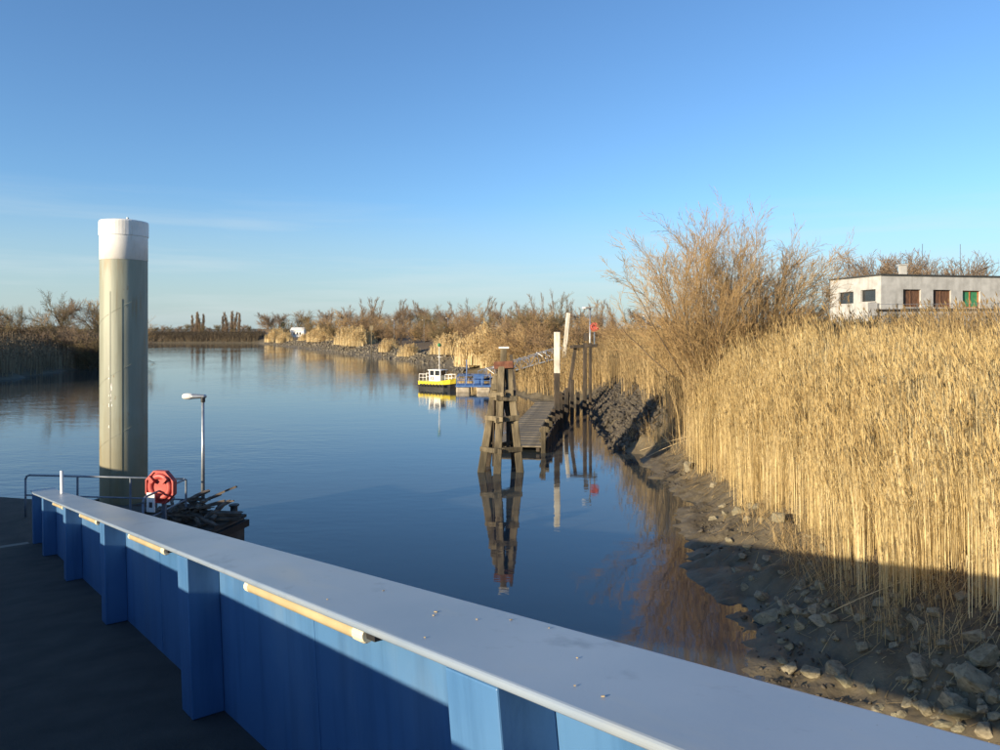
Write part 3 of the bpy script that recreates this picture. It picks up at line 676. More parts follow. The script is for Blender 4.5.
cab = MB(); W_, D_ = 1.35, 1.1
cab.box((-.1, 0, 1.1), (W_, D_, .56))
for x in (-W_ / 2 + .05, -.03, W_ / 2 - .05):
    for y in (-D_ / 2 + .05, D_ / 2 - .05): cab.box((x - .1, y, 1.63), (.1, .1, .5))
cabin = cab.build('cabin', M['white'], boat); MB().box((-.1, 0, 1.91), (W_ + .2, D_ + .2, .07)).build('cabin_roof', M['white'], cabin)
for y in (-D_ / 2 + .04, D_ / 2 - .04):
    for x in (-.42, .24): MB().box((x, y, 1.63), (.52, .02, .46)).build('window_pane', M['glass'], cabin)
for x in (-W_ / 2 - .08, W_ / 2 - .14): MB().box((x, 0, 1.63), (.02, .95, .46)).build('window_pane', M['glass'], cabin)
MB().lathe((-.4, -D_ / 2 - .03, 1.1), [(.11, 0), (.2, 0), (.2, .05), (.11, .05), (.11, 0)], 14, Matrix.Rotation(R_(90), 3, 'X')).build('ring_buoy', M['float'], cabin)
ms = MB().cyl((.1, 0, 1.9), (.1, 0, 4.25), .035).cyl((-.15, 0, 3.2), (.35, 0, 3.2), .02).build('mast', M['white'], boat)
MB().lathe((.1, 0, 4.4), [(.0001, -.2), (.14, -.14), (.2, 0), (.14, .14), (.0001, .2)], 12).build('signal_ball', M['green'], ms)
for xs in ((-1.9, -1.0), (1.0, 1.75)):
    g = MB()
    for y in (-.62, .62):
        y2 = y * (.55 if xs[0] > 0 else 1)
        for x in (xs[0], (xs[0] + xs[1]) / 2, xs[1]): g.cyl((x, y2, .8), (x, y2, 1.5), .025, n=6)
        g.cyl((xs[0], y2, 1.5), (xs[1], y2, 1.5), .03, n=6).cyl((xs[0], y2, 1.15), (xs[1], y2, 1.15), .02, n=6)
    g.build('guard_rail', M['white'], boat)

bpn = empty('blue_pontoon', px(474, 391, 0)); tag(bpn, 'small blue landing pontoon on floats between boat and dolphin', 'pontoon')
for y in (-.9, .9):
    for x in (-1.0, .95): MB().box((x, y, .18), (1.3, .75, .55)).build('float', M['float'], bpn, bevel=.12)
MB().box((0, 0, .56), (3.4, 2.6, .16)).build('deck', M['boat_blue'], bpn)
for y in (-1.2, 1.2):
    g = MB(); g.cyl((-1.6, y, 1.55), (1.6, y, 1.55), .04, n=6).cyl((-1.6, y, 1.1), (1.6, y, 1.1), .03, n=6)
    for x in (-1.6, -.8, 0, .8, 1.6): g.cyl((x, y, .6), (x, y, 1.55), .035, n=6)
    g.build('railing', M['boat_blue'], bpn)
MB().box((.5, .3, 1.1), (.9, .8, .9)).build('winch_cabinet', M['boat_blue'], bpn); MB().cyl((-.75, .9, .6), (-.75, .9, 3.0), .05).build('marker_pole', M['boat_blue'], bpn)
GA, GB = Vector((-1.6, 71.5, .9)), Vector((5.6, 66.5, 3.3)); gd = (GB - GA).normalized(); gs = Vector((gd.y, -gd.x, 0)).normalized()
gang = empty('gangway', GA); tag(gang, 'blue lattice gangway rising from the small pontoon to the reed bank', 'gangway')
NB = 9; Lg = (GB - GA).length; upv = gs.cross(gd); upv = upv if upv.z > 0 else -upv
MB().beam((0, 0, 0), GB - GA, 1.1, .08).build('walkway', M['plank'], gang)
for sg in (-1, 1):
    o_ = gs * (.6 * sg)
    MB().beam(o_ + upv * .05, o_ + GB - GA + upv * .05, .08, .1).build('bottom_chord', M['gang'], gang)
    MB().beam(o_ + upv * 1.0, o_ + GB - GA + upv * 1.0, .06, .06).build('top_chord', M['gang'], gang)
    for i in range(NB + 1): p = gd * (Lg * i / NB) + o_; MB().beam(p + upv * .05, p + upv * 1.0, .045, .045).build('strut', M['gang'], gang)
    for i in range(NB):
        p, q = gd * (Lg * i / NB) + o_, gd * (Lg * (i + 1) / NB) + o_
        MB().beam(p + upv * (1.1 if i % 2 else .1), q + upv * (.1 if i % 2 else 1.1), .045, .045).build('diagonal', M['white'] if i % 6 == 1 else M['gang'], gang)

# ---------------------------------------------------------------- flat-roofed house on the right
HC = Vector(((881 - 500) / F * 52, 52, 0)); hgz = 4.6
dl = Vector((-1.15, 5.45, 0)).normalized(); dr = Vector((dl.y, -dl.x, 0))
if dr.x < 0: dr = -dr
hroof = pd(0, 275.5, 52).z
house = empty('flat_roofed_house', (HC.x, HC.y, hgz)); tag(house, 'pale concrete flat-roofed house above the reeds with shuttered windows', 'house')
def wall(o, d, L, z0, z1, ops, th, nrm):
    """wall panel with openings (a, b, za, zb); thickness goes inwards"""
    mb = MB(); m3 = Matrix((d, -nrm, Vector((0, 0, 1)))).transposed()
    def pc_(a, b, za, zb):
        if b - a > .001 and zb - za > .001: mb.box(o + d * ((a + b) / 2) - nrm * (th / 2) + Vector((0, 0, (za + zb) / 2)), (b - a, th, zb - za), m3)
    xs = sorted(ops); cur = 0
    for a, b, za, zb in xs: pc_(cur, a, z0, z1); pc_(a, b, z0, za); pc_(a, b, zb, z1); cur = b
    pc_(cur, L, z0, z1); return mb
nl = Vector((-dr.x, -dr.y, 0)); nrr = Vector((-dl.x, -dl.y, 0))
zc = hroof - hgz
def hy_(y, d=52): return pd(0, y, d).z - hgz
LL, LR = 5.6, 16.0
wl_ = [(.55, 2.1, hy_(301.5, 53), hy_(289.5, 53)), (2.9, 4.6, hy_(306, 54), hy_(291, 54))]
wr_ = [(1.85, 3.35, hy_(307), hy_(289)), (4.4, 5.95, hy_(307), hy_(289)), (6.95, 8.5, hy_(307), hy_(289.5)), (10.5, 12, hy_(307), hy_(290))]
wall(dl * .0, dl, LL, -1, zc, wl_, .3, nl).build('wall', M['concrete'], house)
wall(dl * .0 - nl * .302, dr, LR, -1, zc, [(a - .302, b - .302, c, d) for a, b, c, d in wr_], .3, nrr).build('wall', M['concrete'], house)
MB().box(dl * (LL - .15) + dr * (LR / 2) + Vector((0, 0, zc / 2 - .5)), (LR - .7, .3, zc + .9), Matrix((dr, dl, Vector((0, 0, 1)))).transposed()).build('wall', M['concrete'], house)
rf = MB().box(dl * (LL / 2) + dr * (LR / 2) + Vector((0, 0, zc + .06)), (LR + .16, LL + .16, .12), Matrix((dr, dl, Vector((0, 0, 1)))).transposed()).build('roof', M['tar'], house)
chp = dr * 3.55 + dl * 2.0
MB().box(chp + Vector((0, 0, zc + .55)), (.42, .42, .86)).box(chp + Vector((0, 0, zc + 1.0)), (.56, .56, .08)).build('chimney', M['concrete'], rf)
MB().cyl(chp + Vector((1.5, 0, zc + .12)), chp + Vector((1.5, 0, zc + 2.6)), .018, n=6).build('antenna', M['steel_dark'], rf)
MB().cyl(chp + Vector((5.0, 1, zc + .12)), chp + Vector((5.0, 1, zc + 2.7)), .018, n=6).build('antenna', M['steel_dark'], rf)
for k, (a, b, za, zb) in enumerate(wl_ + wr_):
    d, nrm = (dl, nl) if k < 2 else (dr, nrr); m3 = Matrix((d, -nrm, Vector((0, 0, 1)))).transposed(); c = d * ((a + b) / 2) - nrm * .2 + Vector((0, 0, (za + zb) / 2))
    kind = 'glass' if k < 2 else ('green' if k == 4 else 'shutter')
    w = MB(); t = .07
    for s_ in (-1, 1): w.box(c + d * (s_ * ((b - a) / 2 - t / 2)), (t, .1, zb - za), m3); w.box(c + Vector((0, 0, s_ * ((zb - za) / 2 - t / 2))), (b - a - 2 * t, .1, t), m3)
    if k >= 2: w.box(c, (t, .1, zb - za - 2 * t), m3)
    win = w.build('window_frame', M['rust'] if k == 4 else (M['tar'] if k < 2 else M['shutter']), house)
    for s_ in ((0,) if k < 2 else (-1, 1)):
        wd = (b - a - 2 * t) if k < 2 else (b - a - 3 * t) / 2
        MB().box(c + d * (s_ * (wd + t) / 2) - nrm * (.02), (wd, .03, zb - za - 2 * t), m3).build('pane' if k < 2 else 'shutter_leaf', M[kind], win)
    MB().box(d * ((a + b) / 2) + nrm * .05 + Vector((0, 0, za - .04)), (b - a + .2, .14, .07), m3).build('window_sill', M['concrete'], house)
m3l = Matrix((dl, -nl, Vector((0, 0, 1)))).transposed()
pz1, pz0 = hy_(302.5, 51.6), hy_(322, 51.6)
MB().box(dl * 1.9 + nl * .9 + Vector((0, 0, (pz0 + pz1) / 2)), (3.6, .2, pz1 - pz0), m3l).build('terrace_parapet', M['concrete'], house)
MB().box(dl * 1.9 + nl * .4 + Vector((0, 0, pz1 - 1.0)), (3.6, .78, .2), m3l).build('terrace_slab', M['concrete'], house)
MB().box(dl * .19 + nl * .398 + Vector((0, 0, (pz0 + pz1) / 2 - .003)), (.18, .79, pz1 - pz0 - .01), m3l).build('terrace_parapet', M['concrete'], house)
# wire fence in front of the house
fa, fb = pd(878, 332, 44), pd(1040, 332, 42)
fen = empty('wire_fence', dz(fa, hz(fa.x, fa.y))); tag(fen, 'wire fence on thin posts in front of the flat-roofed house', 'fence')
fo = fen.location.copy(); nfp = 9; tz = pd(0, 303, 43).z
for i in range(nfp):
    p = fa.lerp(fb, i / (nfp - 1)); MB().cyl(Vector((p.x, p.y, hz(p.x, p.y) - .2)) - fo, Vector((p.x, p.y, tz)) - fo, .03, n=6).build('post', M['steel_dark'], fen)
for z in (tz - .05, tz - .5, tz - .95): MB().cyl(dz(fa, z) - fo, dz(fb, z) - fo, .012, n=4).build('wire', M['galv'], fen)
MB().beam(dz(fa, pd(0, 310, 43).z) - fo, dz(fb, pd(0, 310, 43).z) - fo, .05, .14).build('top_board', M['wood_dark'], fen)

ORD = ['leftmost', 'second', 'third', 'fourth', 'fifth', 'sixth', 'seventh', 'eighth', 'ninth', 'tenth', 'eleventh', 'twelfth', 'thirteenth', 'fourteenth', 'fifteenth', 'sixteenth', 'seventeenth', 'eighteenth']
def number_from_left(group, noun, tail):
    """label the members of a small row by their order from the left"""
    q = sorted([o for o in COL.objects if o.get('group') == group], key=lambda o: o.location.x / o.location.y)
    for i, o in enumerate(q):
        o['label'] = noun + ', ' + ('leftmost' if i == 0 else 'rightmost' if i == len(q) - 1 else ORD[i] + ' from the left') + ' ' + tail
MARKS = [(283, 'the dark conifer'), (298, 'the white cottage'), (349, 'the largest reed clump'), (371, 'the river mark pole'), (439, 'the yellow workboat'), (474, 'the blue pontoon'), (503, 'the timber dolphin'), (557, 'the square white post'), (594, 'the small red lifebuoy station'), (660, 'the large willow')]
def near_mark(o):
    x = 500 + o.location.x / o.location.y * F; m_ = min(MARKS, key=lambda q: abs(q[0] - x)); e = x - m_[0]
    return ('behind ' if abs(e) < 7 else 'left of ' if e < 0 else 'right of ') + m_[1]
def mark_labels(group, noun):
    q = [o for o in COL.objects if o.get('group') == group]; sc = sorted(o.scale.z for o in q)
    for o in q: o['label'] = ('low ' if o.scale.z < sc[len(q) // 3] else 'tall ' if o.scale.z > sc[2 * len(q) // 3] else 'middling ') + noun + ' ' + near_mark(o)

# ---------------------------------------------------------------- bare trees and shrubs
def grow(rg, stems, levels, spread, shrink, up, kids, segs, rmin, wander=.12, taper=(.45, .45), clear=.3):
    segs_out = []
    def rec(p, d, L, r, lv):
        n = segs[lv]; rr = r
        for i in range(n):
            nd = (d + Vector((rg.gauss(0, wander), rg.gauss(0, wander), rg.gauss(0, wander) + up[lv]))).normalized()
            q = p + nd * (L / n); r2 = max(rmin, r * (1 - (i + 1) / n * .93)); segs_out.append((p, q, rr, r2, lv)); d = nd; p = q; rr = r2
            if lv + 1 < levels:
                t = (i + 1) / n
                if lv == 0 and t < clear: continue
                k = kids[lv] / n; k = int(k) + (rg.random() < k - int(k))
                for _ in range(k):
                    ax = Vector((rg.gauss(0, 1), rg.gauss(0, 1), rg.gauss(0, 1))); ax = (ax - ax.project(d)).normalized()
                    cd = (d * math.cos(spread[lv]) + ax * math.sin(spread[lv]) * rg.uniform(.7, 1.25)).normalized()
                    rec(p - nd * (L / n) * rg.random(), cd, L * shrink[lv] * rg.uniform(.6, 1.15) * (1.15 - taper[min(lv, 1)] * t), max(rmin, max(rr, r * .3) * .55), lv + 1)
    for p, d, L, r in stems: rec(Vector(p), Vector(d).normalized(), L, r, 0)
    return segs_out
def segs_mesh(name, sg, m_, sides=3):
    P = np.array([s[0] for s in sg]); Q = np.array([s[1] for s in sg]); r0 = np.array([s[2] for s in sg]); r1 = np.array([s[3] for s in sg])
    D = Q - P; D /= np.linalg.norm(D, axis=1, keepdims=True) + 1e-9
    A = np.where(np.abs(D[:, 2:3]) < .9, np.array([[0, 0, 1.]]), np.array([[1., 0, 0]])); X = np.cross(D, A); X /= np.linalg.norm(X, axis=1, keepdims=True); Yv = np.cross(D, X)
    n = len(sg); Vv = np.zeros((n, 2 * sides, 3))
    for i in range(sides):
        a = 2 * math.pi * i / sides; o = X * math.cos(a) + Yv * math.sin(a); Vv[:, i] = P + o * r0[:, None]; Vv[:, i + sides] = Q + o * r1[:, None]
    base = (np.arange(n) * 2 * sides)[:, None]
    Fq = np.concatenate([base + np.array([[i, (i + 1) % sides, (i + 1) % sides + sides, i + sides]]) for i in range(sides)])
    return fast_mesh(name, Vv.reshape(-1, 3), Fq, m_, smooth=True)
def tree_from(name, sg, m_bark, m_twig, split=1, stems=False):
    root = empty(name)
    if stems:                                   # many-stemmed: each stem a part
        cur = []; groups = []
        for q in [q for q in sg if q[4] == 0]:
            if cur and (q[0] - cur[-1][1]).length > 1e-4: groups.append(cur); cur = []
            cur.append(q)
        groups.append(cur)
        for g in groups: link('stem', segs_mesh('stem', g, m_bark, 6), root)
        link('crown', segs_mesh('crown', [q for q in sg if q[4] >= 1], m_twig, 3), root); return root
    a = [s for s in sg if s[4] < split]; b = [s for s in sg if s[4] >= split]
    link('trunk', segs_mesh('trunk', a, m_bark, 6), root); link('crown', segs_mesh('crown', b, m_twig, 3), root)
    return root

# big osier willow
def willow(seed, n, hgt, lean, sp, rmin=.009):
    rg = random.Random(seed); st = []
    for i in range(n):
        a = i * 2.39996 + rg.gauss(0, .2); t = math.sqrt((i + .5) / n) * sp
        st.append(((math.cos(a) * .5 * t, math.sin(a) * .5 * t, -.3), (math.cos(a) * math.tan(t) + lean, math.sin(a) * math.tan(t), 1), hgt * rg.uniform(.90, 1.0) * (1 - .16 * t), rg.uniform(.045, .085)))
    return grow(rg, st, 4, (.44, .46, .5), (.46, .50, .52), (.035, .02, .01, .0), (11, 9, 4, 0), (9, 5, 4, 3), rmin, .085)
w1 = tree_from('willow_tree', willow(3, 38, 8.4, -.07, .70, .006), M['bark'], M['twig_willow'], stems=True); w1.location = (10.3, 34.5, hz(10.3, 34.5)); tag(w1, 'large bare spreading willow rising above the reed bed', 'tree')
w2 = tree_from('willow_tree', willow(5, 18, 6.4, .03, .5, .006), M['bark'], M['twig_willow'], stems=True); w2.location = (13.3, 36, hz(13.3, 36)); tag(w2, 'smaller bare willow between the large willow and the house', 'tree')

PROTO = {}
def proto(key, seed, kind):
    rg = random.Random(seed)
    if kind == 'round':      # broad bare tree, about 10 m
        sg = grow(rg, [((0, 0, -.3), (rg.gauss(0, .06), 0, 1), 5.2, .24)], 4, (.85, .62, .62), (.74, .60, .58), (.02, .09, .05, .02), (17, 12, 9, 0), (7, 5, 4, 2), .014, .12); m2 = M['twig_brown']
    elif kind == 'airy':     # open grey-brown tree
        sg = grow(rg, [((0, 0, -.3), (rg.gauss(0, .06), 0, 1), 5.6, .22)], 4, (.75, .6, .55), (.72, .58, .55), (.02, .10, .06, .04), (13, 10, 7, 0), (7, 5, 4, 3), .010, .12); m2 = M['twig_brown']
    elif kind == 'poplar':   # slim upright tree
        sg = grow(rg, [((0, 0, -.3), (0, 0, 1), 11, .2)], 3, (.5, .45), (.27, .6), (.02, .20, .10), (40, 8, 0), (14, 4, 3), .013, .06, (.8, .45)); m2 = M['twig_brown']
    elif kind == 'spire':    # dense column for the far poplars
        sg = grow(rg, [((0, 0, -.3), (0, 0, 1), 11, .2)], 3, (.32, .35), (.25, .6), (.01, .22, .12), (80, 11, 0), (14, 4, 2), .026, .02, (.7, .45), .04); m2 = M['twig_brown']
    elif kind == 'shrub':    # russet or olive thicket
        st = [((rg.gauss(0, .2), rg.gauss(0, .2), -.2), (rg.gauss(0, .55), rg.gauss(0, .45), 1), rg.uniform(2.6, 4.2), .06) for _ in range(9)]
        sg = grow(rg, st, 4, (.65, .6, .6), (.62, .58, .58), (.04, .04, .03, .02), (8, 7, 5, 0), (5, 4, 3, 2), .009, .11); m2 = M['twig_rust']
    t = tree_from({'round': 'bare_tree', 'airy': 'bare_tree', 'poplar': 'poplar_tree', 'spire': 'poplar_tree', 'shrub': 'bare_shrub'}[kind], sg, M['bark'], m2)
    t['used'] = 0; t['tall'] = max(max(q[0].z, q[1].z) for q in sg); PROTO[key] = t
for i in range(4): proto('round%d' % i, 20 + i, 'round')
for i in range(3): proto('poplar%d' % i, 40 + i, 'poplar')
for i in range(2): proto('spire%d' % i, 90 + i, 'spire')
for i in range(3): proto('airy%d' % i, 80 + i, 'airy')
for i in range(3): proto('shrub%d' % i, 60 + i, 'shrub')
TW = {k: M[k] for k in ('twig_brown', 'twig_rust', 'twig_olive', 'twig_willow')}
def put(key, x, y, sc, twig, label, cat, group, sxy=1.0, z=None):
    t = PROTO[key]
    if t['used']: t = copy_tree(PROTO[key])
    else: PROTO[key]['used'] = 1
    for c in t.children:
        if c.name.startswith('crown'): c.material_slots[0].link = 'OBJECT'; c.material_slots[0].material = TW[twig]
    t.location = (x, y, hz(x, y) if z is None else z); t.rotation_euler = (0, 0, rnd.uniform(0, 6.28)); t.scale = (sc * sxy, sc * sxy, sc); tag(t, label, cat, group); return t
def bank_x(y):
    r = RIGHT[-10:]; return float(np.interp(y, [q[1] for q in r], [q[0] for q in r]))

# belt of trees along the far right bank
G1 = 'bare trees in the belt along the far right bank'; L1 = 'bare brown tree in the wooded belt along the far right bank'
def at_px(x, d): return ((x - 500) / F * d, d)
def hfor(x, ytop, d): return pd(0, ytop, d).z
random.seed(1)
def put_px(key, x, d, ytop, base_h, twig, label, cat, group, sxy=1.0):
    X, Y = at_px(x, d); z = hz(X, Y); put(key, X, Y, max(.2, (pd(0, ytop, d).z - z) / PROTO[key]['tall']), twig, label, cat, group, sxy)
for i, (x, d, yt) in enumerate([(268, 330, 312), (282, 340, 309), (297, 345, 308), (312, 330, 307), (326, 320, 308), (342, 300, 307), (358, 280, 306), (374, 262, 305), (390, 250, 304), (404, 240, 306), (268, 350, 314),
                                (418, 232, 308), (434, 226, 306), (452, 220, 307), (470, 216, 305), (488, 210, 307), (506, 200, 305), (524, 190, 306), (542, 180, 305), (560, 172, 308), (578, 165, 306), (596, 160, 309), (614, 150, 307),
                                (632, 145, 305), (650, 140, 307), (668, 140, 309), (800, 150, 300), (820, 150, 296)]):
    put_px('round%d' % (i % 4), x + rnd.uniform(-3, 3), d, yt + rnd.uniform(-2, 3), 10.2, ('twig_brown', 'twig_brown', 'twig_rust', 'twig_olive')[i % 4], L1, 'tree', G1, 1.15)
G2 = 'slim bare trees behind the belt'; L2 = 'slim upright bare tree behind the wooded belt of the far right bank'
for i in range(46):
    x = 340 + i * 6.2 + rnd.gauss(0, 5); put_px('poplar%d' % rnd.randrange(3), x, 270 - i * 1.7 + rnd.uniform(-15, 15), 302 + rnd.gauss(0, 4), 12.0, 'twig_brown', L2, 'tree', G2, 1.1)
for i, (x, d, yt) in enumerate([(547, 92, 291), (554, 92, 287), (561, 94, 290), (568, 95, 294)]):
    put_px('poplar%d' % (i % 3), x, d, yt, 12.0, 'twig_brown', 'thin tall bare tree in the small group above the square white post', 'tree', 'thin tall trees above the white post', .55)
G3 = 'bare shrubs along the far right bank'; L3 = 'rusty brown bare shrub on the far right bank'
for i in range(58):
    t = i / 57; Y = 88 + 225 * t ** 1.25; s_ = rnd.choice((8, 11, 15, 20)); X = bank_x(Y) + s_ * 1.15; x = 500 + X / Y * F
    if 287 < x < 310: continue
    put('shrub%d' % (i % 3), X, Y + rnd.uniform(-3, 3), rnd.uniform(.85, 1.5) * (1 + .35 * t), ('twig_rust', 'twig_rust', 'twig_olive', 'twig_willow')[i % 4], L3, 'shrub', G3, 1.25)
for i, (x, d, yt) in enumerate([(508, 95, 318), (522, 92, 312), (535, 90, 309), (548, 86, 312), (516, 82, 324), (531, 80, 322), (545, 78, 320), (600, 90, 318), (612, 85, 316), (628, 80, 318), (640, 76, 321), (575, 92, 317), (588, 88, 320), (556, 74, 328)]):
    put_px('shrub%d' % (i % 3), x, d, yt, 5.2, ('twig_willow', 'twig_rust')[i % 2], 'orange brown bare thicket behind the jetty and the white posts', 'shrub', 'orange brown thicket behind the jetty', 1.3)
# trees behind and shrubs around the house
for i, (x, d, yt) in enumerate([(852, 105, 250), (872, 110, 247), (893, 105, 246), (910, 112, 248), (925, 108, 252), (945, 100, 250), (965, 104, 254), (980, 108, 257), (862, 112, 252), (884, 108, 249), (902, 115, 246), (935, 112, 256), (955, 108, 255)]):
    put_px(('round%d' % (i % 4)) if i % 2 else ('airy%d' % (i % 3)), x, d, yt, 10.2, 'twig_brown', 'bare tree behind the flat-roofed house', 'tree', 'bare trees behind the house', .8)
for i, (x, d, yt) in enumerate([(888, 45, 303), (905, 44, 300), (925, 45, 302), (945, 44, 296), (965, 45, 298), (985, 44, 300), (1003, 45, 296), (822, 42, 300), (800, 42, 303), (838, 43, 307), (936, 43, 306), (958, 43, 309)]):
    put_px('shrub%d' % (i % 3), x, d, yt, 5.2, ('twig_brown', 'twig_olive')[i % 2], 'bare garden shrub in front of the flat-roofed house', 'shrub', 'garden shrubs in front of the house', .8)
# left bank
for i, (x, d, yt) in enumerate([(-12, 118, 306), (8, 122, 312), (24, 125, 303), (40, 122, 308), (58, 128, 296), (74, 126, 290), (90, 130, 294), (104, 134, 298), (118, 140, 305), (134, 160, 312)]):
    put_px(('airy%d' % (i % 3)) if i % 2 else ('round%d' % (i % 4)), x, d, yt, 10.2, ('twig_willow', 'twig_brown', 'twig_olive')[i % 3], 'bare tree on the shaded left bank behind the reeds', 'tree', 'bare trees on the left bank', .95)
for i in range(16):
    put_px('shrub%d' % (i % 3), -20 + i * 8.5, 108 + rnd.uniform(0, 14), 320 + rnd.uniform(-5, 6), 5.2, ('twig_olive', 'twig_brown')[i % 2], 'dull brown shrub on the shaded left bank', 'shrub', 'shrubs on the left bank', 1.3)
# distant bank straight ahead
for i, (x, yt) in enumerate([(196, 311), (199, 312), (203, 313), (227, 311), (231, 310), (235, 311), (239, 312), (193, 314), (223, 315)]):
    put_px('spire%d' % (i % 2), x, 430, yt, 12.0, 'twig_brown', 'far slim poplar on the bank straight ahead across the river', 'tree', 'far poplars across the river', 1.7)
for i, x in enumerate(range(146, 262, 8)):
    put_px('round%d' % (i % 4), x, 410 + rnd.uniform(-20, 20), 323 + rnd.uniform(0, 5), 10.2, 'twig_olive' if i % 2 else 'twig_brown', 'small far bare tree on the bank straight ahead across the river', 'tree', 'far low trees across the river', 1.3)
# one dark conifer
cX, cY = at_px(283, 300); cf = empty('conifer_tree', (cX, cY, hz(cX, cY))); tag(cf, 'small dark green conifer left of the white cottage', 'tree')
MB().cyl((0, 0, -.2), (0, 0, 6.0), .18, .05, 7).build('trunk', M['bark'], cf)
fv = MB()
for i in range(900):
    z = rnd.uniform(.8, 6.6); r = (6.8 - z) * .38 * math.sqrt(rnd.random()); a = rnd.uniform(0, 6.28); c = Vector((r * math.cos(a), r * math.sin(a), z)); s_ = rnd.uniform(.2, .45)
    d1 = Vector((math.cos(a), math.sin(a), -.3)) * s_; d2 = Vector((-math.sin(a), math.cos(a), rnd.uniform(-.4, .4))) * s_ * .5; fv.add([c, c + d1 - d2, c + d1 * 1.4, c + d1 + d2], [(0, 1, 2, 3)])
fv.build('crown', M['conifer'], cf)

# white cottage
X, Y = at_px(298, 292); ct = empty('white_cottage', (X, Y, hz(X, Y) - .1)); tag(ct, 'small white cottage among the trees of the far right bank', 'cottage'); ct.scale = (.72, .72, .85)
MB().box((0, 0, 1.6), (7.6, 4, 3.2)).build('wall', M['white'], ct)
rz_ = MB().add([(-4, -2.3, 3.2), (4, -2.3, 3.2), (4, 2.3, 3.2), (-4, 2.3, 3.2), (-3.6, 0, 4.6), (3.6, 0, 4.6)], [(0, 1, 5, 4), (2, 3, 4, 5), (1, 2, 5), (3, 0, 4), (3, 2, 1, 0)]).build('roof', M['white'], ct)
for x in (-1.6, .2, 1.7): MB().box((x, -2.02, 1.7), (.8, .05, 1.1)).build('window', M['glass'], ct)
# street lamps on the far bank
for i, (x, d, yt) in enumerate([(394, 175, 320), (424, 165, 320), (448, 160, 318), (474, 152, 316), (517, 135, 312), (646, 110, 316)]):
    X, Y = at_px(x, d); z = hz(X, Y)
    lampf = lamp_post(Vector((X, Y, z)), pd(0, yt, d).z, .55, 'thin far street lamp standing in the bushes of the right bank', .07); lampf['group'] = 'street lamps along the far right bank'
# navigation mark pole at the water's edge
X, Y = at_px(371.5, 150); mk = empty('river_mark', (X, Y, 0)); tag(mk, 'thin river mark pole with a small board at the far stony shore', 'sign')
MB().cyl((0, 0, -1), (0, 0, 6.6), .09, n=7).build('pole', M['wood'], mk); MB().box((0, -.12, 6.2), (.7, .06, 1.0)).build('board', M['wood'], mk)

# ---------------------------------------------------------------- stones
def rock_mesh(seed, m_, npt=16):
    """angular broken stone: hull of scattered points"""
    bm = bmesh.new(); rg = random.Random(seed)
    for _ in range(npt):
        v = Vector((rg.gauss(0, 1), rg.gauss(0, 1), rg.gauss(0, 1))).normalized(); bm.verts.new(v * rg.uniform(.8, 1.08))
    r = bmesh.ops.convex_hull(bm, input=bm.verts)
    bmesh.ops.delete(bm, geom=[e for e in r['geom_interior'] if isinstance(e, bmesh.types.BMVert)], context='VERTS'); bmesh.ops.triangulate(bm, faces=bm.faces)
    me = bpy.data.meshes.new('stone'); bm.to_mesh(me); bm.free(); me.materials.append(m_); return me
RK = [rock_mesh(100 + i, M['stone']) for i in range(9)]
nst = 0
def stone(x, y, sz, sink=.42):
    global nst
    p = hit(x, y)
    if p.z <= .02: return
    o = link('stone', RK[nst % 9], ground); nst += 1
    o.location = p + Vector((0, 0, sz * .5 * (1 - 2 * sink))); o.rotation_euler = (rnd.uniform(-.5, .5), rnd.uniform(-.5, .5), rnd.uniform(0, 6.28))
    o.scale = (sz * .5 * rnd.uniform(.9, 1.5), sz * .5 * rnd.uniform(.75, 1.05), sz * .5 * rnd.uniform(.55, .85))
for x, y, w in [(921, 671, 26), (973, 687, 34), (985, 662, 26), (944, 648, 16), (995, 700, 22), (962, 716, 30), (985, 735, 22), (928, 712, 20), (905, 706, 18), (944, 728, 14), (890, 640, 18), (925, 640, 14), (862, 650, 12), (868, 648, 12),
                (770, 622, 22), (800, 628, 18), (785, 612, 16), (820, 626, 22), (830, 620, 18), (758, 570, 12), (748, 548, 10), (768, 560, 12), (742, 560, 10), (725, 515, 9), (712, 520, 9), (862, 622, 14), (880, 606, 16), (897, 600, 14), (835, 672, 24), (812, 676, 20),
                (845, 685, 22), (870, 690, 16), (790, 672, 16), (745, 590, 14), (732, 604, 12), (960, 600, 16), (985, 590, 18), (975, 640, 20)]:
    p = hit(x, y); stone(x, y, w / F * p.y * (1.15 if x > 880 else 1.05))
for i in range(250):
    t = rnd.random()
    if t < .45: x, y = rnd.gauss(950, 45), rnd.gauss(690, 28)
    elif t < .72: x, y = rnd.gauss(800, 42), rnd.gauss(612, 22)
    else: x = rnd.uniform(660, 1000); y = 480 + (x - 660) * .5 + rnd.gauss(0, 26)
    if not (640 < x < 1030 and 440 < y < 760): continue
    if nst >= 290: break
    p = hit(x, y); stone(x, y, max(.05, abs(rnd.gauss(0, 1)) * 7.5 / F * p.y + .05), rnd.uniform(.3, .6))

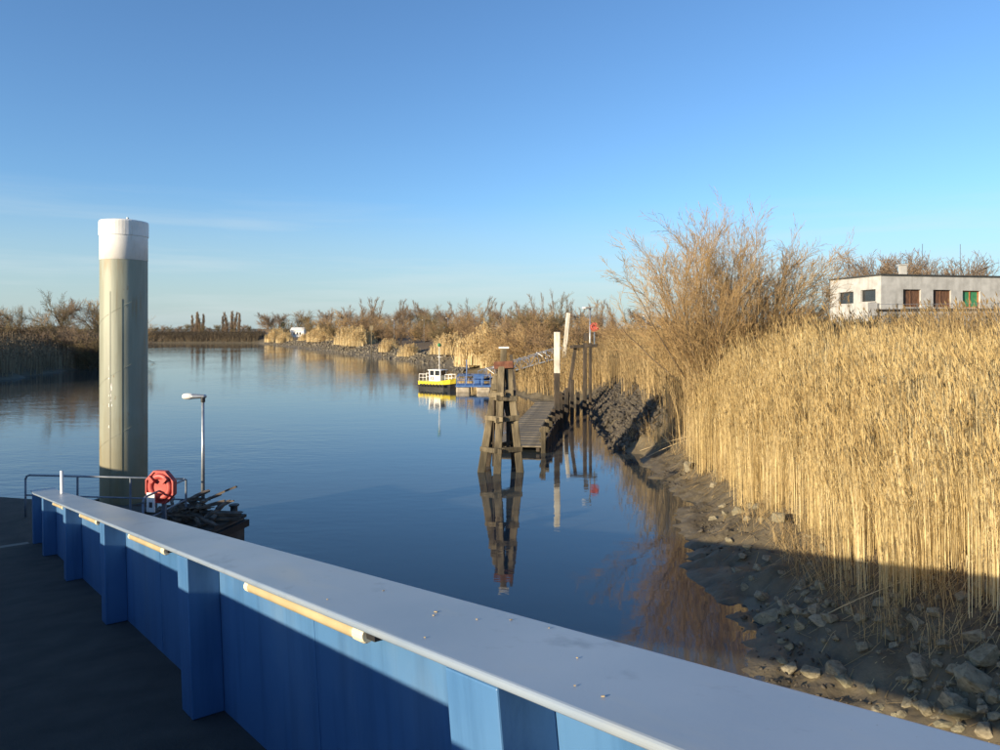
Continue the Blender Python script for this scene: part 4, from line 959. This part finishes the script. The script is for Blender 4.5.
def scatter_rocks(name, pts, sizes, m_, label):
    base = rock_mesh(7, m_, 10); bv = np.array([v.co[:] for v in base.vertices]); bf = np.array([p.vertices[:] for p in base.polygons]); n = len(pts)
    ang = nr.random(n) * 6.28; tl = nr.normal(0, .5, (n, 2)); sc = np.stack([sizes * nr.uniform(.8, 1.5, n), sizes * nr.uniform(.7, 1.1, n), sizes * nr.uniform(.5, .9, n)], 1)
    v = bv[None] * sc[:, None] * nr.uniform(.9, 1.1, (n, len(bv), 1)); c, s_ = np.cos(ang)[:, None], np.sin(ang)[:, None]
    v[..., 2] += v[..., 0] * tl[:, :1] + v[..., 1] * tl[:, 1:]
    X_ = v[..., 0] * c - v[..., 1] * s_; Y_ = v[..., 0] * s_ + v[..., 1] * c; v = np.stack([X_, Y_, v[..., 2]], -1) + pts[:, None]
    o = link(name, fast_mesh(name, v.reshape(-1, 3), (bf[None] + (np.arange(n) * len(bv))[:, None, None]).reshape(-1, 3), m_)); return tag(o, label, 'stones', kind='stuff')
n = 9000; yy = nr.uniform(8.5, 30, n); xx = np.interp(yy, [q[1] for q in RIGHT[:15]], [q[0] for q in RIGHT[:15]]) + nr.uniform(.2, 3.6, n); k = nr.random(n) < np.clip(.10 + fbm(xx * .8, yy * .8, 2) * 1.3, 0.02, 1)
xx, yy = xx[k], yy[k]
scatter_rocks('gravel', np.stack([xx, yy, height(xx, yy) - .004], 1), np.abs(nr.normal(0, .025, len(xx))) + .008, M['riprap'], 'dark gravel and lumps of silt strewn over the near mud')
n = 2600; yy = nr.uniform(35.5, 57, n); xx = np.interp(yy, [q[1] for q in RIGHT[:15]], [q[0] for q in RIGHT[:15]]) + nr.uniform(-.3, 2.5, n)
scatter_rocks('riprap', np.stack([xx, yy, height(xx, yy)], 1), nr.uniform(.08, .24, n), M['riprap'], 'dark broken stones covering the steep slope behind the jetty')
n = 2600; t = nr.random(n); yy = 100 + 205 * t ** 1.1; bx_ = np.interp(yy, [q[1] for q in RIGHT[-5:]], [q[0] for q in RIGHT[-5:]]); xx = bx_ + nr.uniform(-.5, 5.5, n) * 1.15
scatter_rocks('far_riprap', np.stack([xx, yy, height(xx, yy)], 1), nr.uniform(.12, .38, n), M['riprap_far'], 'grey stone facing along the waterline of the far right bank')

# ---------------------------------------------------------------- reeds
def reeds(name, X, Y, Z, hts, m_, width, leaves, plume, lean, leanamt, label=None, wplume=.05, tint_lo=0):
    n = len(X); base = np.stack([X, Y, Z], 1); a = nr.random(n) * 6.28
    side = np.stack([np.cos(a), np.sin(a), np.zeros(n)], 1)
    ld = np.stack([lean[0] + nr.normal(0, .33, n) + fbm(X * 1.1 + 7, Y * 1.1, 2) * 1.6, lean[1] + nr.normal(0, .33, n) + fbm(X * 1.1 + 31, Y * 1.1, 2) * 1.6, np.zeros(n)], 1) * (leanamt * np.abs(nr.normal(1, .6, n)))[:, None]
    ts = [0, .45, .8, 1.0]; ring = []
    def at(t):
        t = np.asarray(t); t = t[:, None] if t.ndim else t
        return base + np.array([0, 0, 1]) * (hts[:, None] * t) + ld * (hts[:, None] * t * t)
    tint = np.clip(nr.beta(1.7, 1.25, n) * (1 - tint_lo) + tint_lo + .03 + fbm(X * .5 + 40, Y * .5, 3) * .45, 0, 1)
    Vs, Fs, Ts = [], [], []; off = 0
    w0 = width * nr.uniform(.7, 1.3, n)
    vv = np.zeros((n, 8, 3))
    for i, t in enumerate(ts):
        p = at(t); w = (w0 * (1 - .6 * t))[:, None] / 2; vv[:, 2 * i] = p - side * w; vv[:, 2 * i + 1] = p + side * w
    Vs.append(vv.reshape(-1, 3)); b = (np.arange(n) * 8)[:, None]
    Fs.append(np.concatenate([b + np.array([[2 * i, 2 * i + 1, 2 * i + 3, 2 * i + 2]]) for i in range(3)])); Ts.append(np.repeat(tint, 8)); off = n * 8
    for _ in range(leaves):
        t = nr.uniform(.25, .92, n); p = at(t); a2 = nr.random(n) * 6.28; d = np.stack([np.cos(a2), np.sin(a2), np.zeros(n)], 1) + ld * .8
        L = (nr.uniform(.18, .45, n) * np.minimum(1, hts / 2.5))[:, None]; s2 = np.stack([-np.sin(a2), np.cos(a2), np.zeros(n)], 1) * (width * nr.uniform(.5, 1.0, n))[:, None]
        m1 = p + d * L * .45 + np.array([0, 0, 1]) * L * nr.uniform(.1, .7, (n, 1)); e = p + d * L + np.array([0, 0, 1]) * L * nr.uniform(-.9, .3, (n, 1))
        vv = np.stack([p, m1 - s2 * .6, e, m1 + s2 * .6], 1); Vs.append(vv.reshape(-1, 3)); Fs.append((np.arange(n) * 4)[:, None] + np.array([[0, 1, 2, 3]]) + off)
        Ts.append(np.repeat(np.clip(tint + nr.normal(0, .12, n), 0, 1), 4)); off += n * 4
    if plume:
        k = np.nonzero(nr.random(n) < plume)[0]; q = len(k); p = at(1.0)[k]; d = ld[k] * 1.5 + np.stack([lean[0] * .3 + nr.normal(0, .2, q), lean[1] * .3 + nr.normal(0, .2, q), np.ones(q)], 1)
        L = nr.uniform(.18, .34, q)[:, None]; W2 = (wplume * nr.uniform(.6, 1.2, q))[:, None]
        for ang in (0, 1.57):
            a3 = a[k] + ang; s2 = np.stack([np.cos(a3), np.sin(a3), np.zeros(q)], 1) * W2
            vv = np.stack([p, p + d * L * .4 - s2, p + d * L, p + d * L * .5 + s2], 1); Vs.append(vv.reshape(-1, 3)); Fs.append((np.arange(q) * 4)[:, None] + np.array([[0, 1, 2, 3]]) + off)
            Ts.append(np.repeat(nr.uniform(.06, .5, q), 4)); off += q * 4
    me = fast_mesh(name, np.concatenate(Vs), np.concatenate(Fs), m_, np.concatenate(Ts)); o = link(name, me)
    if label: tag(o, label, 'reeds', kind='stuff')
    return o

# near golden reed bed: fringe follows the bank with bays and tufts
def sample(n, x0, x1, y0, y1, keep):
    X = nr.uniform(x0, x1, n); Y = nr.uniform(y0, y1, n); Zs = height(X, Y); k = keep(X, Y, Zs); return X[k], Y[k], Zs[k]
def fringe(X, Y): return np.interp(Y, [8.5, 10.5, 14, 18, 22, 27, 33], [4.0, 3.3, 2.5, 1.9, 1.35, 1.1, 1.0]) + fbm(X * .45 + 3, Y * .45, 3) * 1.3
def keep_near(X, Y, Z):
    s = river_s(X, Y); f = fringe(X, Y); dens = np.clip((s - f) / .7, 0, 1) * np.where(s < f + 2.5, 1, .55) * np.where(s > f + 6, .55, 1) * np.clip(.62 + fbm(X * 1.5, Y * 1.5, 2) * 2.0, .05, 1)
    return (nr.random(len(X)) < dens) & (Z > .45)
X, Y, Zs = sample(150000, 5.3, 17, 8, 31, keep_near)
k = np.abs(X / np.maximum(Y, .1)) < .78; X, Y, Zs = X[k], Y[k], Zs[k]
hts = np.clip(nr.normal(2.62, .42, len(X)), 1.0, 3.7) * np.clip(.74 + (river_s(X, Y) - fringe(X, Y)) * .14, .72, 1.0) * np.interp(river_s(X, Y), [5, 9], [1, .90]) * np.interp(X / Y, [.42, .62], [1, .88]) * np.interp(Y, [20, 28], [1, 1.07])
print('near reeds', len(X))
reeds('reed_bed', X, Y, Zs - .05, hts, M['reed'], .0100, 2, .5, (-.45, .1), .07, 'dense golden dry reed bed covering the near right bank', .017)
def keep_mid(X, Y, Z):
    s = river_s(X, Y); f = np.interp(Y, [29, 33, 36, 48, 60], [1.2, 1.3, 1.8, 1.8, 1.2]) + fbm(X * .5, Y * .5, 3) * 1.3
    return (nr.random(len(X)) < np.clip((s - f) / .8, 0, 1) * np.clip(.7 + fbm(X * .7, Y * .7, 2) * 1.1, .1, 1)) & (Z > .5)
X, Y, Zs = sample(42000, 5, 24, 30, 66, keep_mid)
hts = np.clip(nr.normal(2.5, .5, len(X)), .8, 3.6) * np.where(X > 15, .8, 1) * np.interp(Y, [32, 37, 41], [1.22, 1.15, 1]); print('mid reeds', len(X))
reeds('reed_bed', X, Y, Zs - .05, hts, M['reed_brown'], .019, 3, .5, (-.6, -.1), .16, 'brown dry reeds and rough grass under the willow beside the stony slope', .03)
X, Y, Zs = sample(9000, -4, 8, 60, 88, lambda X, Y, Z: (river_s(X, Y) > .6) & (Z > .2)); hts = np.clip(nr.normal(1.6, .5, len(X)), .5, 2.8); print('jetty reeds', len(X))
reeds('reed_bed', X, Y, Zs - .05, hts, M['reed_brown'], .035, 2, .4, (-.5, 0), .2, 'brown grassy reeds behind the plank jetty and the blue gangway', .08)
X, Y, Zs = sample(16000, 16, 60, 26, 60, lambda X, Y, Z: (river_s(X, Y) > 9)); hts = np.clip(nr.normal(.5, .2, len(X)), .15, 1.0)
reeds('dry_grass', X, Y, Zs - .03, hts, M['reed_brown'], .02, 1, 0, (-.3, 0), .3, 'short dry grass on the ground in front of the house')

# tufts hanging over the mud
X, Y, Zs = sample(26000, 4.5, 10, 9, 36, lambda X, Y, Z: (np.abs(river_s(X, Y) - fringe(X, Y)) < .6) & (Z > .4) & (nr.random(len(X)) < .2 + fbm(X * 1.2, Y * 1.2, 2)))
hts = nr.uniform(.3, 1.1, len(X)); reeds('reed_stubble', X, Y, Zs - .03, hts, M['reed_brown'], .010, 3, 0, (-.8, -.2), .45, 'bent dead reed stubble hanging over the mud edge')

# broken reed pieces lying on the mud
n = 5200; X, Y, Zs = sample(30000, 4, 10.5, 8.5, 36, lambda X, Y, Z: (river_s(X, Y) > .5) & (river_s(X, Y) < fringe(X, Y) + 1) & (Z > .2) & (nr.random(len(X)) < .05 + .5 * np.clip((river_s(X, Y) - fringe(X, Y) + 1.2) / 1.6, 0, 1)))
n = len(X); a = nr.normal(.3, .9, n); L = nr.uniform(.06, .5, n) / 2; w = nr.uniform(.003, .007, n); d = np.stack([np.cos(a), np.sin(a)], 1); sd = np.stack([-d[:, 1], d[:, 0]], 1)
vs = np.zeros((n, 4, 3))
for i, (u_, v_) in enumerate(((-1, -1), (1, -1), (1, 1), (-1, 1))):
    vs[:, i, 0] = X + d[:, 0] * L * u_ + sd[:, 0] * w * v_; vs[:, i, 1] = Y + d[:, 1] * L * u_ + sd[:, 1] * w * v_
    vs[:, i, 2] = height(X + d[:, 0] * L * u_, Y + d[:, 1] * L * u_) + .02
o = link('reed_litter', fast_mesh('reed_litter', vs.reshape(-1, 3), np.arange(n * 4).reshape(-1, 4), M['reed_brown'], np.repeat(nr.random(n), 4))); tag(o, 'broken reed pieces littering the mud below the reed bed', 'litter', kind='stuff')

# left bank and far bank reeds
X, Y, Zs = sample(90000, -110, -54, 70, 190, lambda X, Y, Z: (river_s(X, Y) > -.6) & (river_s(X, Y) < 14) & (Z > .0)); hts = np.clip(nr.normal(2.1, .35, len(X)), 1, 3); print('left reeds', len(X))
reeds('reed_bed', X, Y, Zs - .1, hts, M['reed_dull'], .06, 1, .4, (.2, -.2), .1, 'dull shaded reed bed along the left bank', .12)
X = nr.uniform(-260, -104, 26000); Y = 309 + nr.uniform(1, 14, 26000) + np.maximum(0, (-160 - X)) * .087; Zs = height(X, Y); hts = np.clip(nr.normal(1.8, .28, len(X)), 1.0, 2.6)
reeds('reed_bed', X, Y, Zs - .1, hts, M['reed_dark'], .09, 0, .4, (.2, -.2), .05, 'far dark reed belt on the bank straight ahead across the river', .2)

# golden reed clumps on the far right bank
cl = []
for j in range(3):
    n = 900; a = nr.random(n) * 6.28; r = np.sqrt(nr.random(n)); r = r * (1 + .35 * np.sin(a * 3 + j) + .2 * np.sin(a * 5 + 2 * j)) ; X = r * np.cos(a) * 2.8; Y = r * np.sin(a) * 1.9; h_ = np.maximum(.4, (3.0 - 1.3 * r ** 2) * nr.uniform(.6, 1.08, n) * (1 + fbm(X * .8 + j, Y * .8, 2) * .5))
    o = reeds('reed_clump', X, Y, np.zeros(n), h_, M['reed_far'], .06, 1, .5, (0, 0), .16, None, .12, .5); o.location = (0, -900, 0); cl.append(o)
spots = [(264, 288, 1.5), (274, 283, 1.5), (285, 265, 1.3), (305, 245, .8), (318, 228, 1.5), (325, 222, 1.2), (349, 192, 1.55), (360, 184, 1.5), (389, 158, .9), (434, 126, 1.2), (484, 100, 1.65), (478, 101, 1.3), (410, 140, .8), (497, 92, .9)]
for i, (x, d, s_) in enumerate(spots):
    X, Y = at_px(x, d); j = i % 3
    if river_s(np.array([X]), np.array([Y]))[0] < 1.5: X = bank_x(Y) + 4.5
    o = cl[j] if i < 3 else cl[j].copy()
    if i >= 3: COL.objects.link(o)
    o.location = (X, Y, hz(X, Y) - .1); o.scale = (s_ * .9, s_ * .9, s_); o.rotation_euler = (0, 0, rnd.uniform(-.5, .5))
    tag(o, 'golden clump of dry reeds on the stony far right bank', 'reeds', 'reed clumps on the far right bank')

# a few long fallen stalks
for i, (x0, y0, x1, y1, up_) in enumerate([(690, 425, 800, 500, .35), (820, 620, 990, 560, .25), (640, 452, 720, 430, .15), (646, 458, 690, 440, .1)]):
    a, b = hit(x0, y0), hit(x1, y1); m_ = a.lerp(b, .5) + Vector((0, 0, up_)); pts = [a.lerp(m_, t).lerp(m_.lerp(b, t), t) + Vector((0, 0, .03)) for t in [k / 8 for k in range(9)]]
    o = MB().tube(pts, .009, 5).build('fallen_reed_stalk', M['stalk'], smooth=True); tag(o, 'long pale fallen reed stalk lying across the mud below the reeds', 'reed stalk', 'fallen reed stalks on the mud')
print('stones', nst)
number_from_left('bare trees behind the house', 'bare tree behind the flat-roofed house', 'of its row')
number_from_left('garden shrubs in front of the house', 'bare garden shrub by the flat-roofed house', 'of its row')
number_from_left('bare trees on the left bank', 'bare tree on the shaded left bank', 'there')
number_from_left('shrubs on the left bank', 'dull brown shrub on the shaded left bank', 'there')
number_from_left('reed clumps on the far right bank', 'golden reed clump on the far right bank', 'of the clumps')
number_from_left('orange brown thicket behind the jetty', 'orange brown thicket shrub behind the jetty', 'there')
number_from_left('far poplars across the river', 'far slim poplar straight across the river', 'of the poplars')
number_from_left('far low trees across the river', 'small far bare tree straight across the river', 'of its row')
number_from_left('street lamps along the far right bank', 'thin far street lamp in the right bank bushes', 'of the lamps')
number_from_left('dark stump posts right of the jetty', 'dark wet stump post beside the jetty rail', 'of the stumps')
number_from_left('thin tall trees above the white post', 'thin tall bare tree above the square white post', 'of the group')
for g_, n_ in (('bare trees in the belt along the far right bank', 'bare spreading tree in the far belt'), ('slim bare trees behind the belt', 'slim upright bare tree in the far belt'), ('bare shrubs along the far right bank', 'rusty bare shrub on the far bank')): mark_labels(g_, n_)
